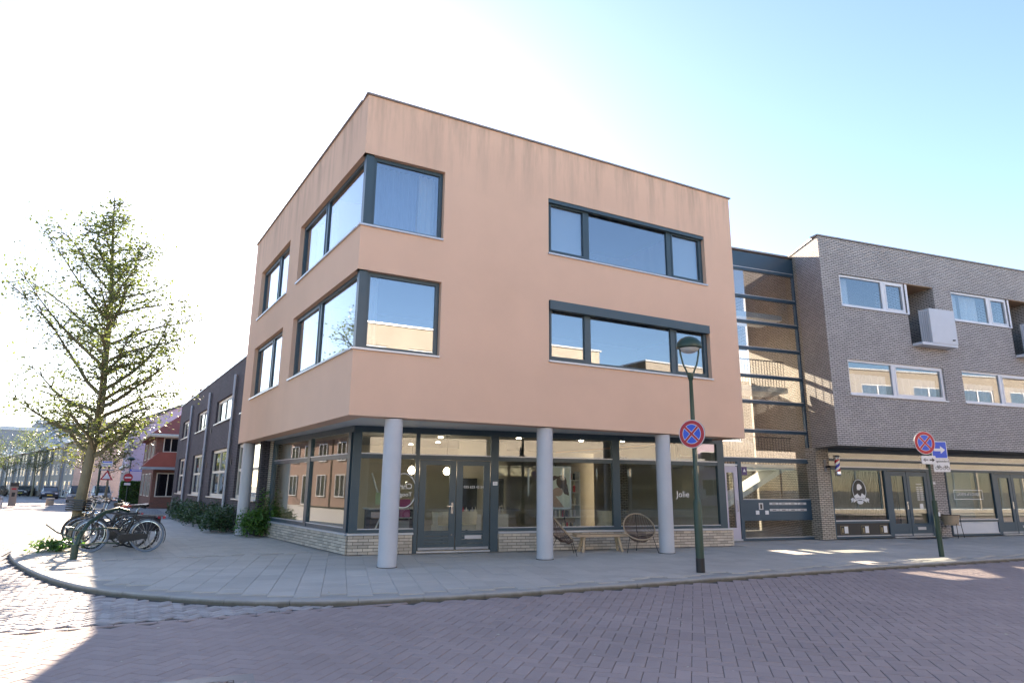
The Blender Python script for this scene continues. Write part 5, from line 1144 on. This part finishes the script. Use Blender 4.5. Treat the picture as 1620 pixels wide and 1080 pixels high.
# ------------------------------------------------------------------ parked cars
PLATE = mat('number_plate_yellow', (.6, .45, .05), .5, .05); HL = mat('headlight_glass', (.6, .62, .65), .15, .03); CARGL = mat('car_glass', (.05, .06, .07), .05, .03, spec=.9)
def make_car(loc, rz, col, label, h=1.48, L=4.2, van=False, name='parked_car'):
    root = lthing(name, loc, rz, label, 'car', 'cars parked along the street'); hw = .88
    P = [(-L / 2, .35), (-L / 2 + .05, .78), (-L / 2 + .35, .92), (L / 2 - 1.15, .92), (L / 2 - .2, .74), (L / 2, .55), (L / 2 - .04, .3), (L / 2 - .5, .22), (-L / 2 + .4, .22)]
    pm_ = mat('car_paint_%d' % len(MATS), col, .25, .03, coat=.6)
    body = B(); n = len(P)
    for y, k in ((-hw, .96), (-hw + .08, 1.0), (hw - .08, 1.0), (hw, .96)): body.v += [(x * k, y, z if z < .6 else z - (.03 if abs(y) == hw else 0)) for x, z in P]
    for r_ in range(3):
        for k in range(n): j = (k + 1) % n; body.f.append((r_ * n + k, r_ * n + j, (r_ + 1) * n + j, (r_ + 1) * n + k)); body.uv += [(0, 0)] * 4
    body.f += [tuple(range(n)), tuple(range(3 * n, 4 * n))]; body.uv += [(0, 0)] * (2 * n); body.build('body', pm_, root, True)
    C0 = [(-L / 2 + .3, .9), (-L / 2 + .75, h - .04), (-.2, h), (L / 2 - 1.75, h - .06), (L / 2 - 1.0, .9)] if not van else [(-L / 2 + .1, .9), (-L / 2 + .2, h - .04), (0, h), (L / 2 - 1.6, h - .05), (L / 2 - .8, .9)]
    g = B(); n = len(C0)
    for y, k in ((-hw + .06, 0), (-hw + .24, 1), (hw - .24, 1), (hw - .06, 0)): g.v += [(x, y, z if k else .9 + (z - .9) * .06) for x, z in C0]
    for r_ in range(3):
        for k in range(n - 1): g.f.append((r_ * n + k, r_ * n + k + 1, (r_ + 1) * n + k + 1, (r_ + 1) * n + k)); g.uv += [(0, 0)] * 4
    gl_ = g.build('cabin_glass', CARGL, root)
    b = B(); b.box(W, C0[1][0], C0[3][0], -hw + .22, hw - .22, h - .05, h + .012); b.build('roof', pm_, gl_)
    for q in (-1, 1):
        b = B()
        for k in range(1, n - 2): pass
        b.tube([(C0[0][0], q * (hw - .08), .92), (C0[1][0], q * (hw - .22), h - .02), (C0[3][0], q * (hw - .22), h - .04), (C0[4][0], q * (hw - .08), .92)], .035, 5); b.tube([(0, q * (hw - .06), .92), (-.05, q * (hw - .22), h - .02)], .03, 5); b.build('pillar', pm_, gl_)
        bx('headlight', HL, root, W, L / 2 - .14, L / 2 + .005, q * .62 - .15, q * .62 + .15, .58, .7); bx('tail_light', RED, root, W, -L / 2 - .005, -L / 2 + .1, q * .66 - .12, q * .66 + .12, .66, .82)
        bx('mirror', pm_, root, W, L / 2 - 1.35, L / 2 - 1.2, q * (hw + .02) if q > 0 else q * (hw + .2), q * (hw + .2) if q > 0 else q * (hw + .02), .9, 1.02)
        for x in (-L / 2 + .8, L / 2 - .85):
            w_ = B().lathe(lambda a, c, z: Vector((x + a, q * (hw - .1) + z, .31 + c)), [(.2, -.1), (.31, -.1), (.31, .1), (.2, .1)], 20).build('wheel', RUBBER, root, True); B().lathe(lambda a, c, z: Vector((x + a, q * (hw - .1) + z, .31 + c)), [(.03, .09 * q), (.2, .095 * q), (.2, .07 * q)], 16).build('rim', STEEL, w_)
    bx('number_plate', PLATE, root, W, L / 2 - .02, L / 2 + .012, -.26, .26, .40, .51); bx('grille', BLACKM, root, W, L / 2 - .05, L / 2 + .006, -.5, .5, .54, .62)
    return root
make_car((-14.2, 82.5, ROADZ), math.radians(-82), (.02, .022, .028), 'dark car facing the camera in the middle of the side street', 1.42, 4.5)
make_car((-9.75, 63.5, ROADZ), math.radians(-86), (.22, .22, .22), 'grey parked car left of the big tree trunk', 1.62, 4.3, True)
make_car((-8.15, 68.0, ROADZ), math.radians(-84), (.7, .7, .7), 'white parked car just right of the big tree trunk', 1.6, 4.4, True)
make_car((-19.6, 104, ROADZ), math.radians(-95), (.05, .05, .055), 'black car parked before the terrace, left of the dark car', 1.45)
make_car((-22.6, 102, ROADZ), math.radians(-100), (.10, .11, .12), 'dark grey car parked before the terrace at the left edge', 1.45)

# ------------------------------------------------------------------ chairs and bench before the shop
def egg_chair(loc, rz, label):
    root = lthing('egg_chair', loc, rz, label, 'chair', 'brown woven egg chairs before the shop')      # faces -y
    def rim(a): # inclined egg
        x = .42 * math.cos(a); v = .44 * math.sin(a); tl = math.radians(48)
        return Vector((x * (1 - .10 * math.sin(a)), .08 + v * math.cos(tl), .66 + v * math.sin(tl)))
    R_ = [rim(2 * PI * k / 48) for k in range(48)]
    b = B(); b.tube(R_, .018, 7, closed=True); b.build('rim', RATTAN, root, True)
    low = [Vector((.11 * math.cos(2 * PI * k / 48), .03 + .09 * math.sin(2 * PI * k / 48), .32)) for k in range(48)]
    b = B()
    for k in range(0, 48, 1):
        p, q = R_[k], low[k]; m_ = p * .45 + q * .55 + Vector((0, .10 + .05 * math.sin(2 * PI * k / 48), -.07)); b.tube([p, p * .7 + m_ * .3 + Vector((0, .02, -.01)), m_, q], .0085, 4, caps=False)
    b.build('cords', CORD, root); B().tube(low, .01, 6, closed=True).build('seat_ring', BLACKM, root, True)
    for x, y, tx_, ty_ in ((-.30, -.13, -.42, -.26), (.30, -.13, .42, -.26), (0, .22, 0, .42)):
        tz = .46 if y < 0 else .40; B().tube([(x, y, tz), (tx_, ty_, 0)], .008, 6).build('leg', BLACKM, root)
    B().tube([(0, .37, .98), (0, .36, .7), (0, .26, .42), (0, .1, .33)], .008, 6).build('back_rod', BLACKM, root)
    b = B(); b.tube([(-.3, -.13, .46), (0, .24, .38), (.3, -.13, .46)], .008, 6); b.build('support', BLACKM, root)
    return root
egg_chair((8.22, .72, 0), math.radians(-24), 'brown woven egg chair facing the road beside the third column'); egg_chair((5.98, .95, 0), math.radians(62), 'brown woven egg chair half hidden behind the second column')
bn = lthing('bench', (7.33, 1.3, 0), math.radians(-15), 'low pale plank bench on round log legs between the egg chairs', 'bench')
b = B(); b.prism(W, [(-.72, -.17), (-.3, -.185), (.3, -.18), (.73, -.17), (.74, .15), (.2, .175), (-.4, .17), (-.73, .16)], .39, .455, 'sd'); b.build('seat', WOOD, bn)
for q in (-1, 1):
    for y in (-1, 1): B().tube([(q * .48, y * .08, .41), (q * .56, y * .17, 0)], [.042, .036], 9).build('leg', LOG, bn, True)
    B().tube([(q * .52, -.13, .18), (q * .52, .13, .18)], .018, 7).build('rung', LOG, bn, True)
rc = lthing('rattan_chair', (22.75, .62, 0), math.radians(100), 'tan rattan stacking chair with black legs beside the brick pier', 'chair')     # faces -y in own frame
b = B(); b.prism(W, [(-.24, -.24), (.24, -.24), (.22, .22), (-.22, .22)], .44, .46, 'sd'); b.build('seat', RATTAN, rc)
b = B()
for k in range(12):
    a0, a1 = math.radians(200 - 220 * k / 12), math.radians(200 - 220 * (k + 1) / 12)
    b.face([(.24 * math.cos(a0), .22 * math.sin(a0), .47), (.24 * math.cos(a1), .22 * math.sin(a1), .47), (.30 * math.cos(a1), .28 * math.sin(a1), .80), (.30 * math.cos(a0), .28 * math.sin(a0), .80)])
b.build('backrest', RATTAN, rc, fix=False)
B().tube([(.31 * math.cos(math.radians(215 - 250 * k / 16)), .29 * math.sin(math.radians(215 - 250 * k / 16)), .81 - (.02 if k in (0, 16) else 0)) for k in range(17)], .014, 6).build('arm_rail', BLACKM, rc, True)
for x, y in ((-.26, -.2), (.26, -.2), (-.24, .22), (.24, .22)): B().tube([(x, y * .9, .78 if y < 0 else .5), (x, y * .95, .44), (x * 1.12, y * 1.25, 0)], .013, 6).build('leg', BLACKM, rc, True)
# barber pole on the pier
bp = thing('barber_pole', tuple(RG(.72, .28, 2.0)), 'red white and blue striped barber pole on the brick pier', 'barber pole')
m, t, b_ = _mk('barber_stripes'); uvn = N(t, 'ShaderNodeTexCoord').outputs['UV']; sp_ = N(t, 'ShaderNodeSeparateXYZ'); t.links.new(uvn, sp_.inputs[0])
fx = mth(t, 'FRACT', mth(t, 'ADD', mth(t, 'MULTIPLY', sp_.outputs[1], 2.6), sp_.outputs[0]), None); rp = N(t, 'ShaderNodeValToRGB'); rp.color_ramp.interpolation = 'CONSTANT'; e = rp.color_ramp.elements
e[0].color = (.75, .75, .75, 1); e[1].position = .22; e[1].color = (.5, .03, .04, 1)
for p_, c_ in ((.5, (.75, .75, .75, 1)), (.72, (.03, .05, .45, 1))): q_ = e.new(p_); q_.color = c_
t.links.new(fx, rp.inputs[0]); t.links.new(rp.outputs[0], b_.inputs['Base Color']); b_.inputs['Roughness'].default_value = .2
pf = lambda x, y, z: RG(.72 + x, .28 + y, z)
B().lathe(pf, [(.085, 2.3), (.085, 2.72)], 24).build('striped_tube', m, bp, True)
for z, k in ((2.72, 1), (2.3, -1)): B().lathe(pf, [(.1, z), (.105, z + .03 * k), (.1, z + .08 * k), (.11, z + .1 * k), (.09, z + .14 * k), (.02, z + .15 * k)], 24).build('cap', CHROME, bp, True)
bx('wall_bracket', BLACKM, bp, RG, .4, .66, .03, .30, 2.44, 2.5); bx('wall_plate', GREYS, bp, RG, .36, .46, .03, .06, 2.3, 2.72)
mt_ = thing('door_mat', tuple(RG(4.4, .4, 0)), 'dark door mat before the barber shop doors', 'mat'); bx('pile', DARKM, mt_, RG, 3.7, 5.1, .12, .7, .002, .014); bx('edge', RUBBER, mt_, RG, 3.66, 5.14, .08, .74, .001, .008)

# ------------------------------------------------------------------ things inside the shop
es = thing('poster_easel', tuple(GF(5.8, -.45, 0)), 'framed hair poster on a black easel behind the second column', 'poster')
fr = shift(GF, 0, -.14); CRM = mat('poster_cream', (.68, .66, .55), .6, .06); HAIR = mat('poster_brown', (.10, .05, .035), .6, .2); SKIN = mat('poster_skin', (.50, .30, .22), .6, .15)
bx('frame', WHITE, es, fr, 5.2, 6.12, -.02, 0, 1.08, 2.26); bx('print', CRM, es, fr, 5.25, 6.07, .001, .004, 1.13, 2.21)
B().prism(fr, [(5.25, 1.5), (5.45, 1.65), (5.75, 1.3), (5.9, 1.13), (5.6, 1.13), (5.25, 1.4)], .0045, .006).build('print', SKIN, es)
B().prism(fr, arc(5.82, 1.83, .16, .19, 0, 340, 16), .0045, .006).build('print', HAIR, es); B().prism(fr, [(5.85, 1.95), (6.0, 1.75), (6.05, 1.45), (5.9, 1.5), (5.8, 1.7)], .0047, .0062).build('print', HAIR, es)
B().prism(fr, [(5.25, 1.75), (5.35, 1.85), (5.6, 2.0), (5.72, 1.98), (5.7, 1.92), (5.4, 1.78), (5.36, 1.6), (5.25, 1.6)], .0048, .0063).build('print', HAIR, es); B().prism(fr, arc(5.7, 1.55, .16, .12, 0, 340, 16), .0046, .0061).build('print', SKIN, es)
for s_ in (5.35, 5.97): B().tube([fr(5.66, -.03, 2.3), fr(s_ + (.1 if s_ > 5.6 else -.1), -.06, .03)], .015, 6).build('leg', BLACKM, es)
B().tube([fr(5.66, -.03, 2.3), fr(5.66, -.6, .03)], .015, 6).build('leg', BLACKM, es)
cs_ = thing('coat_stand', tuple(GF(.95, -.75, 0)), 'white pole display stand with towels behind the corner window', 'display stand'); fr = shift(GF, 0, -.75)
for a, c in ((.6, 1.3), (.98, .95), (1.35, .55)): B().tube([fr(c, .1 * (c - .9), .03), fr(a, -.1 * (a - .9), 2.0)], .02, 7).build('pole', WHITE, cs_)
bx('towel', mat('towel_green', (.55, .62, .38), .9, .1), cs_, fr, .72, 1.1, .05, .12, 1.2, 1.5); bx('towel', mat('towel_pink', (.62, .42, .40), .9, .1), cs_, fr, .62, .95, .1, .2, .85, 1.0); bx('towel', WHITE, cs_, fr, .9, 1.25, .06, .16, .8, 1.2)
bxs = thing('display_shelf', tuple(GF(1.45, -.9, 0)), 'display shelf of pink and white boxes left of the shop door', 'shelf'); fr = shift(GF, 0, -.9)
for z in (.55, .85, 1.12): bx('board', WHITE, bxs, fr, 1.05, 1.75, -.3, 0, z - .02, z)
for z, s_, c_ in ((.551, 1.1, WHITE), (.551, 1.4, GREYS), (.851, 1.1, CREAM), (.851, 1.42, 'p'), (1.121, 1.1, 'p'), (1.121, 1.42, 'p')):
    mm = (MATS.get('box_pink') or mat('box_pink', (.55, .10, .25), .5, .1)) if c_ == 'p' else c_; bx('box', mm, bxs, fr, s_, s_ + .28, -.28, -.04, z, z + .2)
for s_ in (1.06, 1.72): bx('upright', GREYS, bxs, fr, s_, s_ + .02, -.31, -.29, .03, 1.35)
def salon_chair(loc, rz, lab):
    root = lthing('salon_chair', loc, rz, lab, 'chair', 'white salon chairs inside the shop')
    B().lathe(W, [(.26, .03), (.26, .05), (.04, .07), (.03, .42)], 18).build('pedestal', CHROME, root, True); B().prism(W, rrect(.52, .5, .1), .42, .56, 'sd').build('seat', CREAM, root)
    b = B()
    for k in range(10):
        a0, a1 = math.radians(-20 + 220 * k / 10), math.radians(-20 + 220 * (k + 1) / 10); b.face([(.27 * math.cos(a0), .25 * math.sin(a0), .5), (.27 * math.cos(a1), .25 * math.sin(a1), .5), (.32 * math.cos(a1), .3 * math.sin(a1), .92), (.32 * math.cos(a0), .3 * math.sin(a0), .92)])
    b.build('backrest', CREAM, root, fix=False)
salon_chair((4.05, 4.5, .03), .4, 'white tub salon chair behind the right door leaf, left one'); salon_chair((4.85, 4.55, .03), -.3, 'white tub salon chair behind the right door leaf, right one'); salon_chair((9.4, 3.8, .03), .2, 'white tub salon chair deep behind the third column')
ct = thing('counter', (2.9, 5.8, .03), 'dark reception counter behind the left door leaf', 'counter'); bx('body', DARKM, ct, W, 2.2, 3.6, 5.5, 6.1, .03, 1.0); bx('top', SILL, ct, W, 2.15, 3.65, 5.45, 6.15, 1.0, 1.04)
for x, lab in ((5.75, 'dark framed hair station against the inner shop wall, left one'), (6.75, 'dark framed hair station against the inner shop wall, right one')):
    o_ = thing('hair_station', (x, 6.3, .03), lab, 'cabinet', 'hair stations inside the shop'); bx('cabinet', WHITE, o_, W, x - .35, x + .35, 6.15, 6.49, .03, .8); bx('panel', BLACKM, o_, W, x - .3, x + .3, 6.42, 6.48, .95, 1.95)
    for k in range(5): B().lathe(W, [(.03, .8), (.03, .95), (.012, .98), (.012, 1.03)], 8, (x - .25 + .11 * k, 6.28)).build('bottle', (RED, WHITE, SBLACK, LILACW, CREAM)[k], o_)
sh = thing('product_shelf', (8.6, 5.2, .03), 'tall white product shelf deep in the shop behind the third column', 'shelf')
for s_ in (8.0, 9.2): bx('upright', WHITE, sh, W, s_ - .02, s_ + .02, 5.0, 5.3, .03, 2.2)
for k in range(5):
    bx('board', WHITE, sh, W, 8.02, 9.18, 5.0, 5.3, .3 + .4 * k, .33 + .4 * k)
    for q in range(7): B().lathe(W, [(.045, .33 + .4 * k), (.045, .52 + .4 * k), (.02, .55 + .4 * k)], 8, (8.15 + .15 * q, 5.12)).build('bottle', (BLACKM, WHITE, LILACW, CREAM, RED)[(q + k) % 5], sh)
for x, y, lab in ((2.5, 5.0, 'globe pendant lamp over the reception counter, left'), (3.3, 5.2, 'globe pendant lamp over the reception counter, right'), (4.6, 5.6, 'globe pendant lamp above the salon chairs')):
    o_ = thing('pendant_lamp', (x, y, 3.1), lab, 'lamp', 'globe pendant lamps inside the shop'); B().tube([(x, y, 3.17), (x, y, 2.25)], .006, 5).build('cord', BLACKM, o_); B().lathe(W, [(.01, 2.02), (.07, 2.05), (.11, 2.13), (.07, 2.22), (.02, 2.26)], 14, (x, y)).build('globe', LAMP, o_, True)
# a parked moped across the road, mirrored in the shop windows
mo = lthing('moped', (3.4, -17.0, ROADZ), math.radians(10), 'dark moped parked across the road, mirrored in the shop window', 'moped')
for x in (-.6, .6): w_ = B().tube([(x + .2 * math.cos(k * PI / 12), 0, .25 + .2 * math.sin(k * PI / 12)) for k in range(24)], .05, 8, closed=True).build('wheel', RUBBER, mo, True); B().lathe(lambda a, c, z: Vector((x + a, z, .25 + c)), [(.02, -.03), (.15, -.03), (.15, .03), (.02, .03)], 16).build('rim', STEEL, w_)
B().prism(W, [(-.75, .55), (-.2, .42), (.2, .3), (.4, .35), (.5, .95), (.42, 1.0), (.3, .45), (.1, .4), (-.1, .72), (-.8, .78)], -.16, .16).build('body', DARKM, mo); B().prism(W, [(-.75, .78), (-.05, .74), (-.05, .84), (-.75, .9)], -.13, .13).build('seat', BLACKM, mo)
B().tube([(.4, -.32, 1.05), (.46, 0, 1.02), (.4, .32, 1.05)], .02, 6).build('handlebar', BLACKM, mo, True); B().tube([(.46, 0, 1.0), (.6, 0, .25)], .03, 6).build('fork', STEEL, mo, True)
# fallen petals and leaf litter on the road
lt = B(); rnd = random.Random(21); P = []
for _ in range(160):
    x, y = rnd.uniform(-5, 16), rnd.uniform(-9.5, 2); 
    P.append((x, y, .004 if inside((x, y), ins) else ROADZ + .004))
leaves(lt, P, .04, rnd, .05); o_ = lt.build('leaf_litter', mat('litter', (.5, .48, .4), .8, .3), fix=False); tag(o_, 'small pale petals and leaf litter scattered on the paving', 'litter', kind='stuff')
